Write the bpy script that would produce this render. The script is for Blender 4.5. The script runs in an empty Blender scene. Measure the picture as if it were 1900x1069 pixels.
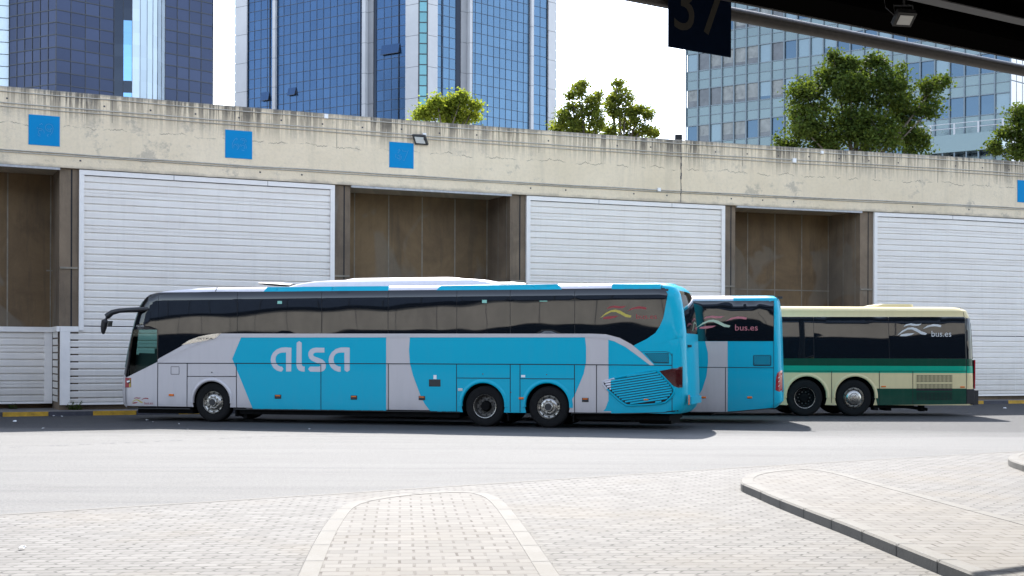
import bpy, bmesh, math, random
from mathutils import Vector, Matrix, geometry
R = math.radians
scene = bpy.context.scene
# ------------------------------------------------------------------ camera
FPX, HC, CX, HY, ROLL = 2639.0, 1.8, 950.0, 660.0, 0.0037
cam = bpy.data.cameras.new('camera'); camo = bpy.data.objects.new('camera', cam)
scene.collection.objects.link(camo); scene.camera = camo
cam.sensor_width = 36.0; cam.lens = 36.0*FPX/1900.0
cam.shift_y = (HY-534.5)/1900.0
cam.clip_start = 0.1; cam.clip_end = 6000
a = ROLL
camo.matrix_world = Matrix(((math.cos(a), -math.sin(a), 0, 0), (0, 0, -1, 0), (math.sin(a), math.cos(a), 0, HC), (0, 0, 0, 1)))
# ------------------------------------------------------------------ light
SX, SY = 0.03, -1.12                      # ground shift of a shadow per metre of height
sun_dir = Vector((-SX, -SY, 1)).normalized()
elev = math.asin(sun_dir.z)
w = bpy.data.worlds.new('World'); scene.world = w; w.use_nodes = True
nt = w.node_tree; nt.nodes.clear()
sky = nt.nodes.new('ShaderNodeTexSky'); sky.sky_type = 'NISHITA'; sky.sun_disc = False
sky.sun_elevation = elev; sky.sun_rotation = math.atan2(sun_dir.x, sun_dir.y)
sky.altitude = 600; sky.air_density = .8; sky.dust_density = .7; sky.ozone_density = .4
bg = nt.nodes.new('ShaderNodeBackground'); bg.inputs[1].default_value = 0.15
wo = nt.nodes.new('ShaderNodeOutputWorld')
hsv = nt.nodes.new('ShaderNodeHueSaturation'); hsv.inputs['Saturation'].default_value = .62      # hazy summer sky
nt.links.new(sky.outputs[0], hsv.inputs['Color']); nt.links.new(hsv.outputs[0], bg.inputs[0]); nt.links.new(bg.outputs[0], wo.inputs[0])
sl = bpy.data.lights.new('sun', 'SUN'); sl.energy = 3.2; sl.angle = R(0.53); sl.color = (1, .97, .93)
so = bpy.data.objects.new('sun', sl); scene.collection.objects.link(so)
so.rotation_euler = sun_dir.to_track_quat('Z', 'Y').to_euler()
vs = scene.view_settings; vs.view_transform = 'Standard'; vs.look = 'None'; vs.gamma = 1.0
vs.exposure = 2.12
# ------------------------------------------------------------------ helpers
C = scene.collection
def ray(px, py):
    dx, dy = px-CX, py-HY
    return (dx+ROLL*dy)/FPX, -(dy-ROLL*dx)/FPX          # x/depth , z/depth
def ground(px, py, h=0.0):
    rx, rz = ray(px, py); d = (h-HC)/rz
    return (rx*d, d)
def on_line(px, c, m, py=200):                          # plan line Y = c + m X
    rx, rz = ray(px, py); Y = c/(1-m*rx); return (rx*Y, Y)
def hz(py, Y, px=950):
    return HC + ray(px, py)[1]*Y
def tag(o, label=None, cat=None, group=None, kind=None):
    if label: o['label'] = label
    if cat: o['category'] = cat
    if group: o['group'] = group
    if kind: o['kind'] = kind
    return o
def empty(name, loc=(0, 0, 0), rz=0, **k):
    o = bpy.data.objects.new(name, None); C.objects.link(o); o.empty_display_size = .2
    o.location = loc; o.rotation_euler = (0, 0, rz); return tag(o, **k)
def lin(a_, b_, st): n = max(1, int(abs(b_-a_)/st)); return [a_+(b_-a_)*i/n for i in range(n+1)]
class MB:
    def __init__(s): s.v = []; s.f = []; s.m = []; s.uv = None
    def quad(s, pts, m=0):
        n = len(s.v); s.v += [tuple(p) for p in pts]; s.f.append(tuple(range(n, n+len(pts)))); s.m.append(m)
    def grid(s, rows, m=0, closed=False, mf=None):
        n = len(s.v); nr = len(rows); nc = len(rows[0])
        for r in rows: s.v += [tuple(p) for p in r]
        for i in range(nr-1):
            for j in range(nc if closed else nc-1):
                k = (j+1) % nc
                s.f.append((n+i*nc+j, n+i*nc+k, n+(i+1)*nc+k, n+(i+1)*nc+j)); s.m.append(m if mf is None else mf(i, j))
    def box(s, x0, x1, y0, y1, z0, z1, m=0, fn=None):
        p = [(x0, y0, z0), (x1, y0, z0), (x1, y1, z0), (x0, y1, z0), (x0, y0, z1), (x1, y0, z1), (x1, y1, z1), (x0, y1, z1)]
        if fn: p = [fn(*q) for q in p]
        n = len(s.v); s.v += p
        for f in ((0, 3, 2, 1), (4, 5, 6, 7), (0, 1, 5, 4), (1, 2, 6, 5), (2, 3, 7, 6), (3, 0, 4, 7)):
            s.f.append(tuple(n+i for i in f)); s.m.append(m)
    def tube(s, pts, rad, n=8, m=0, cap=True, flat=1.0):
        pts = [Vector(p) for p in pts]
        if not hasattr(rad, '__len__'): rad = [rad]*len(pts)
        rows = []
        for i, p in enumerate(pts):
            d = (pts[min(i+1, len(pts)-1)]-pts[max(i-1, 0)]).normalized()
            up = Vector((0, 0, 1)) if abs(d.z) < .9 else Vector((1, 0, 0))
            b1 = d.cross(up).normalized(); b2 = b1.cross(d).normalized()
            rows.append([p+b1*math.cos(t*2*math.pi/n)*rad[i]*flat+b2*math.sin(t*2*math.pi/n)*rad[i] for t in range(n)])
        base = len(s.v); s.grid(rows, m, closed=True)
        if cap:
            s.f.append(tuple(base+i for i in range(n))); s.m.append(m)
            s.f.append(tuple(base+(len(rows)-1)*n+i for i in reversed(range(n)))); s.m.append(m)
    def lathe(s, prof, c, n=40, m=0):                   # around the local y axis, prof = (r, y)
        rows = [[(c[0]+r*math.cos(t*2*math.pi/n), c[1]+y, c[2]+r*math.sin(t*2*math.pi/n)) for t in range(n)] for r, y in prof]
        s.grid(rows, m, closed=True)
    def add_mesh(s, me, midx=None):
        n = len(s.v); s.v += [tuple(v.co) for v in me.vertices]
        for p in me.polygons: s.f.append(tuple(n+i for i in p.vertices)); s.m.append(p.material_index if midx is None else midx)
    def build(s, name, mats, parent=None, smooth=None, uvf=None, **k):
        me = bpy.data.meshes.new(name); me.from_pydata(s.v, [], s.f)
        if not isinstance(mats, (list, tuple)): mats = [mats]
        for q in mats: me.materials.append(q)
        me.polygons.foreach_set('material_index', s.m)
        if uvf:
            ul = me.uv_layers.new(name='UVMap')
            for l in me.loops: ul.data[l.index].uv = uvf(me.vertices[l.vertex_index].co)
        me.update()
        if smooth is not None:
            me.polygons.foreach_set('use_smooth', [True]*len(me.polygons)); me.set_sharp_from_angle(angle=R(smooth))
        o = bpy.data.objects.new(name, me); C.objects.link(o)
        if parent: o.parent = parent
        return tag(o, **k)
def in_poly(p, poly):
    x, y = p; c = False; j = len(poly)-1
    for i in range(len(poly)):
        xi, yi = poly[i]; xj, yj = poly[j]
        if (yi > y) != (yj > y) and x < (xj-xi)*(y-yi)/(yj-yi)+xi: c = not c
        j = i
    return c
def tri2d(outer, holes=(), step=None):
    """constrained triangulation of a 2-D outline with holes; optional inner grid"""
    pts = []; edges = []
    for lp in [outer]+list(holes):
        n = len(pts); pts += [Vector(p) for p in lp]; k = len(lp)
        edges += [(n+i, n+(i+1) % k) for i in range(k)]
    if step:
        x0 = min(p[0] for p in outer); x1 = max(p[0] for p in outer); y0 = min(p[1] for p in outer); y1 = max(p[1] for p in outer)
        sx, sy = step
        nx = int((x1-x0)/sx)+1; ny = int((y1-y0)/sy)+1
        for i in range(1, nx):
            for j in range(1, ny):
                q = (x0+(x1-x0)*i/nx, y0+(y1-y0)*j/ny)
                if in_poly(q, outer): pts.append(Vector(q))
    vo, eo, fo, *_ = geometry.delaunay_2d_cdt(pts, edges, [], 0, 1e-6)
    out = []
    for f in fo:
        c = (sum(vo[i].x for i in f)/len(f), sum(vo[i].y for i in f)/len(f))
        if in_poly(c, outer) and not any(in_poly(c, h) for h in holes): out.append(tuple(f))
    return [tuple(v) for v in vo], out
def text2d(body, box, bevel=0.0, font=None, shear=0):
    """built-in font as a flat mesh fitted into box (x0, y0, x1, y1), y growing upwards"""
    cu = bpy.data.curves.new('t', 'FONT'); cu.body = body; cu.resolution_u = 4; cu.shear = shear
    if bevel: cu.fill_mode = 'NONE'; cu.bevel_depth = bevel; cu.bevel_resolution = 0
    ob = bpy.data.objects.new('t', cu); C.objects.link(ob)
    bpy.context.view_layer.update()
    me = bpy.data.meshes.new_from_object(ob.evaluated_get(bpy.context.evaluated_depsgraph_get()))
    bpy.data.objects.remove(ob); bpy.data.curves.remove(cu)
    xs = [v.co.x for v in me.vertices]; ys = [v.co.y for v in me.vertices]
    x0, y0, x1, y1 = box
    v = [(x0+(c.co.x-min(xs))/(max(xs)-min(xs))*(x1-x0), y0+(c.co.y-min(ys))/(max(ys)-min(ys))*(y1-y0)) for c in me.vertices]
    f = [tuple(p.vertices) for p in me.polygons]
    bpy.data.meshes.remove(me); return v, f
# ------------------------------------------------------------------ materials
class NT:
    def __init__(s, name):
        s.mat = bpy.data.materials.new(name); s.mat.use_nodes = True; s.t = s.mat.node_tree
        s.b = s.t.nodes['Principled BSDF']; s.out = s.t.nodes['Material Output']
    def n(s, typ, **k):
        o = s.t.nodes.new(typ)
        for a_, v in k.items(): setattr(o, a_, v)
        return o
    def l(s, a_, b_): s.t.links.new(a_, b_)
    def val(s, sock, v):
        if hasattr(v, 'is_linked') or hasattr(v, 'links'): s.l(v, sock)
        else: sock.default_value = v
    def math(s, op, a_, b_=0.0, c_=0.0, clamp=False):
        o = s.n('ShaderNodeMath', operation=op); o.use_clamp = clamp
        s.val(o.inputs[0], a_); s.val(o.inputs[1], b_); s.val(o.inputs[2], c_); return o.outputs[0]
    def mix(s, f, a_, b_, mode='MIX'):
        o = s.n('ShaderNodeMix', data_type='RGBA', blend_type=mode)
        s.val(o.inputs[0], f)
        for i, v in ((6, a_), (7, b_)):
            if isinstance(v, tuple): v = v+(1,) if len(v) == 3 else v
            s.val(o.inputs[i], v)
        return o.outputs[2]
    def coord(s, kind='Object', scale=(1, 1, 1), rot=(0, 0, 0), loc=(0, 0, 0)):
        tc = s.n('ShaderNodeTexCoord'); mp = s.n('ShaderNodeMapping')
        mp.inputs['Scale'].default_value = scale; mp.inputs['Rotation'].default_value = rot; mp.inputs['Location'].default_value = loc
        s.l(tc.outputs[kind], mp.inputs[0]); return mp.outputs[0]
    def noise(s, vec, scale=1, det=4, rough=.55, dist=0):
        o = s.n('ShaderNodeTexNoise'); s.l(vec, o.inputs['Vector']); o.inputs['Scale'].default_value = scale
        o.inputs['Detail'].default_value = det; o.inputs['Roughness'].default_value = rough; o.inputs['Distortion'].default_value = dist
        return o.outputs[0]
    def ramp(s, f, a_, b_):
        o = s.n('ShaderNodeMapRange'); s.val(o.inputs[0], f); o.inputs[1].default_value = a_; o.inputs[2].default_value = b_
        return o.outputs[0]
    def sep(s, vec):
        o = s.n('ShaderNodeSeparateXYZ'); s.l(vec, o.inputs[0]); return o.outputs
    def bump(s, h, dist=.01, strength=1.0):
        o = s.n('ShaderNodeBump'); o.inputs['Distance'].default_value = dist; o.inputs['Strength'].default_value = strength
        s.l(h, o.inputs['Height']); s.l(o.outputs[0], s.b.inputs['Normal'])
    def base(s, v):
        if isinstance(v, tuple): v = v+(1,)
        s.val(s.b.inputs['Base Color'], v)
def P(name, col, rough=.5, metal=0.0, coat=0.0, spec=.5, var=.0, vscale=3.0, bump=0.0, bscale=30, emit=None):
    t = NT(name); t.b.inputs['Roughness'].default_value = rough; t.b.inputs['Metallic'].default_value = metal
    t.b.inputs['Coat Weight'].default_value = coat; t.b.inputs['Coat Roughness'].default_value = .04
    t.b.inputs['Specular IOR Level'].default_value = spec
    if var:
        vec = t.coord(); n = t.noise(vec, vscale, 6, .65)
        t.base(t.mix(t.ramp(n, .3, .7), tuple(c*(1-var) for c in col), tuple(min(1, c*(1+var)) for c in col)))
        t.l(t.math('ADD', t.math('MULTIPLY', n, .25), rough-.12, clamp=True), t.b.inputs['Roughness'])
    else: t.base(col)
    if bump:
        vec = t.coord(); t.bump(t.noise(vec, bscale, 3), bump)
    return t.mat
def paint(name, col, metal=0.0, dirt=.12, rough=.32):
    """bus paint: clear coat, faint orange peel, road dust along the skirt and faint streaks"""
    t = NT(name); vec = t.coord(); z = t.sep(vec)[2]
    n = t.noise(vec, 2.2, 6, .6); st = t.noise(t.coord(scale=(5, 5, .5)), 1.5, 4)
    low = t.ramp(z, 1.0, .32)
    d = t.math('ADD', t.math('MULTIPLY', t.math('MULTIPLY', low, low), t.ramp(n, .25, .75)), t.math('MULTIPLY', t.ramp(st, .5, .8), .25), clamp=True)
    t.base(t.mix(t.math('MULTIPLY', d, dirt*3), col, (.17, .155, .135)))
    t.b.inputs['Metallic'].default_value = metal
    t.l(t.math('ADD', t.math('MULTIPLY', d, .3), rough, clamp=True), t.b.inputs['Roughness'])
    t.b.inputs['Coat Weight'].default_value = .18; t.b.inputs['Coat Roughness'].default_value = .03; t.b.inputs['Specular IOR Level'].default_value = .15
    t.bump(t.noise(t.coord(scale=(1, 1, .6)), .9, 1), .004)
    return t.mat
def bus_glass(name, col=(.006, .008, .011), wave=.003, spec=.5):
    t = NT(name); t.base(col); t.b.inputs['Roughness'].default_value = .015
    t.b.inputs['Specular IOR Level'].default_value = spec
    t.b.inputs['IOR'].default_value = 1.52
    t.bump(t.noise(t.coord(scale=(.55, .3, .9)), 1.0, 1, .4), wave)
    return t.mat
M = {}
M['cyan'] = paint('cyan_paint', (.0, .36, .50), dirt=.05)
M['silver'] = paint('silver_paint', (.49, .46, .455), .2)
M['white'] = paint('white_paint', (.64, .62, .64), 0)
M['cream'] = paint('cream_paint', (.60, .50, .27))
M['green_dark'] = paint('dark_green_paint', (.0, .045, .025), dirt=.05)
M['green_light'] = paint('light_green_paint', (.0, .28, .17), dirt=.06)
M['glass'] = bus_glass('tinted_bus_glass')
M['black'] = P('black_plastic', (.012, .012, .013), .45, var=.3)
M['gloss_black'] = P('gloss_black', (.008, .008, .009), .12, coat=.5)
M['seam'] = P('seam_rubber', (.006, .006, .007), .8)
M['under'] = P('underbody', (.006, .006, .006), .9, spec=.1, var=.4)
M['tyre'] = P('tyre_rubber', (.008, .008, .008), .85, spec=.2, var=.35, vscale=14, bump=.002, bscale=60)
M['chrome'] = P('polished_alloy', (.40, .385, .35), .28, 1.0, var=.18, vscale=25)
M['rim_dark'] = P('dusty_steel', (.10, .095, .085), .5, .6, var=.4, vscale=20)
M['lamp_red'] = P('red_lens', (.045, .002, .004), .12, coat=.6)
M['lamp_red_bright'] = P('bright_red_lens', (.30, .01, .02), .12, coat=.6)
M['orange'] = P('orange_lens', (.65, .14, .01), .2, coat=.5)
M['red'] = P('red_film', (.26, .02, .025), .35)
M['pink'] = P('faded_red_film', (.46, .14, .16), .4)
M['yellow'] = P('yellow_film', (.42, .34, .05), .35)
M['pale_green'] = P('pale_green_film', (.42, .50, .36), .4)
M['light_grey'] = P('light_grey_film', (.50, .50, .48), .4)
M['sticker'] = P('sticker_green', (.22, .50, .40), .4)
M['white_flat'] = P('white_label', (.75, .75, .73), .5)
M['logo'] = P('logo_silver', (.48, .48, .51), .35, .2, coat=.5)
def cabglass():
    t = NT('green_cab_glass'); t.b.inputs['Base Color'].default_value = (.6, .85, .8, 1)
    tr = t.n('ShaderNodeBsdfTransparent'); tr.inputs[0].default_value = (.42, .62, .58, 1)
    gl = t.n('ShaderNodeBsdfGlossy'); gl.inputs['Roughness'].default_value = .02; gl.inputs[0].default_value = (.35, .4, .4, 1)
    mx = t.n('ShaderNodeMixShader'); fr = t.n('ShaderNodeFresnel'); fr.inputs[0].default_value = 1.5
    t.l(fr.outputs[0], mx.inputs[0]); t.l(tr.outputs[0], mx.inputs[1]); t.l(gl.outputs[0], mx.inputs[2]); t.l(mx.outputs[0], t.out.inputs[0])
    return t.mat
M['cab_glass'] = cabglass()

def concrete_band():
    t = NT('beige_stained_concrete'); uv = t.coord('UV'); s_ = t.sep(uv); X, H = s_[0], s_[1]
    big = t.noise(uv, .45, 5, .6); fine = t.noise(uv, 9, 5, .7)
    col = t.mix(t.ramp(big, .3, .7), (.65, .54, .375), (.735, .62, .45))
    col = t.mix(t.math('MULTIPLY', t.ramp(fine, .45, .8), .25), col, (.36, .31, .24))
    # vertical wash marks over the full height
    wash = t.noise(t.coord('UV', (1.6, .12, 1)), 1.4, 5, .7)
    col = t.mix(t.math('MULTIPLY', t.ramp(wash, .52, .75), .35), col, (.44, .385, .29))
    # dark run-off streaks below the top edge, long and short
    st = t.noise(t.coord('UV', (5.5, .16, 1)), 1.6, 6, .75)
    area = t.ramp(t.noise(t.coord('UV', (.28, .0, 1)), 1.0, 2), .38, .56)
    reach = t.math('ADD', .30, t.math('MULTIPLY', t.noise(t.coord('UV', (2.7, 0, 1)), 1.0, 5, .8), 1.6))
    top = t.math('SUBTRACT', 9.70, H)
    fade = t.math('SUBTRACT', 1.0, t.math('DIVIDE', top, reach), clamp=True)
    stm = t.math('MULTIPLY', t.math('MULTIPLY', t.ramp(st, .43, .54), fade), t.math('ADD', t.math('MULTIPLY', area, 1.1), .3), clamp=True)
    col = t.mix(t.math('MULTIPLY', stm, .9), col, (.10, .088, .072))
    lip = t.ramp(t.math('ADD', top, t.math('MULTIPLY', t.noise(uv, 5, 4), .12)), .20, .08)
    col = t.mix(t.math('MULTIPLY', lip, .75), col, (.12, .11, .095))
    # rare rusty run
    ru = t.ramp(t.noise(t.coord('UV', (2.2, .05, 1), loc=(11, 0, 0)), 1.3, 3, .6), .70, .76)
    col = t.mix(t.math('MULTIPLY', ru, .4), col, (.24, .15, .09))
    # grey scuffed patches where paint has come off
    pa = t.math('MULTIPLY', t.ramp(t.noise(uv, 1.3, 7, .75), .55, .62), t.ramp(t.noise(uv, .22, 2), .44, .56))
    col = t.mix(t.math('MULTIPLY', pa, .5), col, (.27, .25, .215))
    # wandering horizontal crack at mid height
    wob = t.math('MULTIPLY', t.noise(t.coord('UV', (1.1, 0, 1)), 1.0, 6, .7), .7)
    cr = t.math('ABSOLUTE', t.math('SUBTRACT', t.math('SUBTRACT', H, 8.25), wob))
    crm = t.math('MULTIPLY', t.ramp(cr, .020, .006), t.ramp(t.noise(t.coord('UV', (2, 2, 1)), 1.1, 3), .45, .55))
    col = t.mix(t.math('MULTIPLY', crm, .7), col, (.15, .13, .11))
    # grime above the bottom edge
    bo = t.ramp(t.math('SUBTRACT', H, t.math('MULTIPLY', t.noise(uv, 3, 4), .22)), 7.37, 7.27)
    col = t.mix(t.math('MULTIPLY', bo, .55), col, (.20, .18, .155))
    t.base(col); t.b.inputs['Roughness'].default_value = .85; t.b.inputs['Specular IOR Level'].default_value = .2
    t.bump(t.noise(uv, 14, 5), .008)
    return t.mat
M['band'] = concrete_band()
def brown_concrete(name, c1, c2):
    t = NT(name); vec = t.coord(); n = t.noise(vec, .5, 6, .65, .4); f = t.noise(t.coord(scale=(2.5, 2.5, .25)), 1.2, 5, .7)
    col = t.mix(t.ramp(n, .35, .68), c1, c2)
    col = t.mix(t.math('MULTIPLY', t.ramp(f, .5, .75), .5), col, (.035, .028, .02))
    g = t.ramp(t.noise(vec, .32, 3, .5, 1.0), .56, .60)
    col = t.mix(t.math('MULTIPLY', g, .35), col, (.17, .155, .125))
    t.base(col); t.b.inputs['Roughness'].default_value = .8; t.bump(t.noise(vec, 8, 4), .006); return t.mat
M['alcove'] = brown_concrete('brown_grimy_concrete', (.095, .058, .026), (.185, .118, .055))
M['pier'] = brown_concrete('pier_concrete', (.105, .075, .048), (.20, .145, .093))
M['joint'] = P('pale_joint', (.19, .165, .125), .8, var=.3)
def clad():
    t = NT('white_metal_cladding'); uv = t.coord('UV'); s_ = t.sep(uv)
    n = t.noise(t.coord('UV', (.5, 3, 1)), 1.4, 5, .6); st = t.noise(t.coord('UV', (6, .3, 1)), 1.2, 5, .7)
    col = t.mix(t.ramp(n, .3, .7), (.68, .63, .57), (.75, .71, .65))
    low = t.ramp(t.math('ADD', s_[1], t.math('MULTIPLY', t.noise(uv, 2, 4), .9)), 2.3, .6)
    d = t.math('ADD', t.math('MULTIPLY', t.ramp(st, .5, .75), .12), t.math('MULTIPLY', low, .42), clamp=True)
    t.base(t.mix(d, col, (.27, .25, .22))); t.b.inputs['Roughness'].default_value = .42; t.b.inputs['Metallic'].default_value = .0
    return t.mat
M['clad'] = clad()
M['frame_white'] = P('white_frame', (.71, .675, .63), .4, var=.05)
M['lip'] = P('galvanised_drip_strip', (.34, .34, .34), .4, var=.2, vscale=9)
M['pipe_grey'] = P('grey_conduit', (.40, .375, .32), .6, var=.2, vscale=6)
M['sign_blue'] = P('blue_painted_board', (.0, .20, .44), .7, spec=.15)
M['ghost'] = P('flaked_white_paint', (.10, .32, .55), .6)
M['dark_metal'] = P('black_lamp_housing', (.02, .02, .02), .5, var=.3)
M['lamp_glass'] = P('lamp_lens', (.55, .55, .52), .15, coat=.4)

def asphalt():
    t = NT('worn_asphalt'); vec = t.coord(); f = t.noise(vec, 42, 3, .8); big = t.noise(t.coord(scale=(.12, .5, 1), rot=(0, 0, R(-7))), 1.0, 6, .65)
    sp = t.n('ShaderNodeTexVoronoi'); t.l(vec, sp.inputs['Vector']); sp.inputs['Scale'].default_value = 55
    col = t.mix(t.ramp(big, .3, .7), (.122, .118, .111), (.155, .150, .141))
    col = t.mix(t.math('MULTIPLY', t.ramp(f, .40, .7), .5), col, (.15, .148, .142))
    col = t.mix(t.math('MULTIPLY', t.ramp(sp.outputs['Distance'], .32, .05), .40), col, (.055, .054, .052))
    # long darker streaks of rubber and oil along the road
    Y = t.sep(t.coord())[1]
    lane = t.noise(t.coord(scale=(.05, 1.9, 1), rot=(0, 0, R(-6))), 1.0, 5, .6)
    col = t.mix(t.math('MULTIPLY', t.ramp(lane, .5, .75), .38), col, (.055, .055, .057))
    # shade beside the wall and buses, painted into the asphalt colour
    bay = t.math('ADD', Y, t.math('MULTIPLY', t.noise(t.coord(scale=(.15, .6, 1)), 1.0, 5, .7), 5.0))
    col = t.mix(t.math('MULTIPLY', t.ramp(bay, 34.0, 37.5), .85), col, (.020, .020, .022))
    gr = t.noise(vec, 19, 4, .85); col = t.mix(t.math('MULTIPLY', t.ramp(gr, .50, .66), .6), col, (.060, .059, .058))
    gr2 = t.noise(vec, 26, 3, .85); col = t.mix(t.math('MULTIPLY', t.ramp(gr2, .52, .68), .7), col, (.21, .205, .195))
    pt = t.noise(t.coord(scale=(.35, .9, 1), loc=(5, 3, 0)), 1.0, 6, .7); col = t.mix(t.math('MULTIPLY', t.ramp(pt, .55, .72), .35), col, (.082, .078, .072))
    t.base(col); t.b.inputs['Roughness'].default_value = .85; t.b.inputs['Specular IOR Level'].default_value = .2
    t.bump(f, .02, .8); return t.mat
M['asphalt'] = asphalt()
PAVROT = R(4.44)
def pavers(name, bw, rh, c1, c2, mort, zig=0.0, msize=.012, warm=0.5):
    t = NT(name); vec = t.coord(rot=(0, 0, -PAVROT)); s_ = t.sep(vec)
    x, y = s_[0], s_[1]
    if zig:
        tri = t.math('PINGPONG', t.math('ADD', y, 100.0), rh*.5)
        x = t.math('ADD', x, t.math('MULTIPLY', tri, zig))
    nx = t.noise(vec, 3.0, 2); x = t.math('ADD', x, t.math('MULTIPLY', nx, .025))
    y = t.math('ADD', y, t.math('MULTIPLY', t.noise(vec, 2.1, 2), .03))
    cb = t.n('ShaderNodeCombineXYZ'); t.l(x, cb.inputs[0]); t.l(y, cb.inputs[1])
    br = t.n('ShaderNodeTexBrick'); t.l(cb.outputs[0], br.inputs['Vector']); br.inputs['Scale'].default_value = 1
    br.inputs['Brick Width'].default_value = bw; br.inputs['Row Height'].default_value = rh; br.inputs['Mortar Size'].default_value = msize
    br.inputs['Mortar Smooth'].default_value = .25; br.inputs['Bias'].default_value = 0
    for i, cc in (('Color1', c1), ('Color2', c2), ('Mortar', mort)): br.inputs[i].default_value = cc+(1,)
    col = br.outputs['Color']
    # joints partly filled with pale sand
    sand = t.ramp(t.noise(vec, 2.6, 5, .75), .36, .58)
    col = t.mix(t.math('MULTIPLY', t.math('MULTIPLY', br.outputs['Fac'], sand), .85), col, c1)
    slab = t.n('ShaderNodeTexWhiteNoise'); cell = t.n('ShaderNodeCombineXYZ'); t.l(t.math('FLOOR', t.math('DIVIDE', y, rh)), cell.inputs[1]); t.l(t.math('FLOOR', t.math('DIVIDE', x, bw*3.0)), cell.inputs[0]); t.l(cell.outputs[0], slab.inputs['Vector'])
    col = t.mix(t.math('MULTIPLY', t.ramp(slab.outputs[0], .80, 1.0), .22), col, (.075, .072, .068))
    big = t.noise(vec, .35, 5, .6); col = t.mix(t.math('MULTIPLY', t.ramp(big, .50, .72), .55*warm), col, (.155, .127, .088))
    g = t.noise(vec, .9, 6, .7); col = t.mix(t.math('MULTIPLY', t.ramp(g, .52, .75), .30), col, (.085, .08, .075))
    fi = t.noise(vec, 30, 3, .8); col = t.mix(t.math('MULTIPLY', t.ramp(fi, .5, .85), .22), col, (.08, .072, .064))
    t.base(col); t.b.inputs['Roughness'].default_value = .85; t.b.inputs['Specular IOR Level'].default_value = .2
    t.bump(t.math('SUBTRACT', t.math('MULTIPLY', fi, .3), br.outputs['Fac']), .006, .6)
    return t.mat
M['paving'] = pavers('zigzag_block_paving', .215, .155, (.126, .119, .109), (.164, .156, .144), (.034, .031, .027), zig=.55, msize=.014, warm=.7)
M['island'] = pavers('island_block_paving', .245, .205, (.140, .130, .115), (.168, .157, .141), (.045, .034, .026), msize=.013, warm=.5)
M['kerbstone'] = P('concrete_kerb_stone', (.108, .099, .084), .85, var=.2, vscale=4, bump=.004)
M['kerb_yellow'] = P('worn_yellow_kerb_paint', (.42, .24, .015), .7, var=.35, vscale=6, bump=.004)
M['kerb_dark'] = P('dark_kerb', (.045, .045, .055), .8, var=.4, vscale=6, bump=.004)
M['sidewalk'] = P('dusty_pavement', (.11, .10, .09), .9, var=.4, vscale=3, bump=.01)
M['upper'] = P('upper_street_surface', (.2, .19, .17), .9, var=.2)
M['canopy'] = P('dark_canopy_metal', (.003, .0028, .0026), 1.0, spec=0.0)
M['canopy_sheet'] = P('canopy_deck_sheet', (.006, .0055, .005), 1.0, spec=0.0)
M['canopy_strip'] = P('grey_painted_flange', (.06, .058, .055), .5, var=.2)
M['steel_pipe'] = P('weathered_steel_pipe', (.045, .038, .032), .42, .25, var=.35, vscale=7)
M['sign_dark'] = P('navy_sign_board', (.0016, .0065, .020), .8, spec=.05)
M['sign_digit'] = P('grey_beige_digit', (.055, .050, .042), .9, spec=.05)
M['litter'] = P('white_litter', (.7, .7, .68), .7)
M['stem'] = P('tree_bark', (.10, .085, .065), .9, var=.3, vscale=8)
def leaf(name, c1, c2, tr=.45):
    t = NT(name); oi = t.n('ShaderNodeNewGeometry'); col = t.mix(oi.outputs['Random Per Island'], c1, c2)
    n = t.noise(t.coord(), .6, 3); col = t.mix(t.math('MULTIPLY', t.ramp(n, .45, .7), .5), col, c2)
    t.l(col, t.b.inputs['Base Color']); t.b.inputs['Roughness'].default_value = .75; t.b.inputs['Specular IOR Level'].default_value = .12
    tl = t.n('ShaderNodeBsdfTranslucent'); t.l(t.mix(1.0, col, (2.2, 2.0, 1.0), 'MULTIPLY'), tl.inputs[0])
    mx = t.n('ShaderNodeMixShader'); mx.inputs[0].default_value = tr
    t.l(t.b.outputs[0], mx.inputs[1]); t.l(tl.outputs[0], mx.inputs[2]); t.l(mx.outputs[0], t.out.inputs[0]); return t.mat
M['leaf_dark'] = leaf('plane_tree_leaves', (.022, .044, .008), (.062, .086, .016), .36)
M['leaf_light'] = leaf('young_leaves', (.075, .115, .014), (.16, .19, .03), .5)
M['leaf_mid'] = leaf('mid_leaves', (.055, .085, .014), (.12, .14, .028), .5)
def tower_glass(name, col, metal=.85, rough=.08, vary=.12):
    t = NT(name); oi = t.n('ShaderNodeNewGeometry')
    t.base(t.mix(oi.outputs['Random Per Island'], tuple(c*(1-vary) for c in col), tuple(min(1, c*(1+vary)) for c in col)))
    t.b.inputs['Metallic'].default_value = metal; t.b.inputs['Roughness'].default_value = rough
    t.bump(t.noise(t.coord(scale=(.25, .25, .35)), 1.0, 2), .03, .4)
    return t.mat
M['glass_navy'] = tower_glass('navy_tower_glass', (.040, .050, .085), rough=.3)
M['glass_blue'] = tower_glass('blue_tower_glass', (.038, .078, .150), rough=.24, vary=.07)
M['glass_blue_bright_face'] = tower_glass('bright_face_tower_glass', (.085, .148, .220), rough=.24, vary=.06)  # copy of the tower glass, brighter sky on the right face put into colour
M['glass_pale'] = tower_glass('pale_tower_glass', (.42, .50, .56), metal=.3, rough=.35, vary=.05)  # pale tone carries the bright sky reflected in the curved bay
M['glass_black'] = tower_glass('black_tower_glass', (.02, .025, .035))
M['glass_refl_blue'] = tower_glass('blue_reflection_glass', (.13, .26, .40))
M['glass_teal'] = tower_glass('teal_corner_glass', (.09, .19, .21), rough=.3)
M['mullion'] = P('dark_mullion', (.03, .035, .045), .5)
M['tower_bar'] = P('blue_grey_mullion', (.045, .065, .105), .5)
M['stone'] = P('grey_stone_panel', (.44, .445, .46), .6, var=.06, vscale=.4)
M['stone_dark'] = P('grey_stone_return', (.22, .225, .24), .6, var=.08, vscale=.4)
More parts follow.
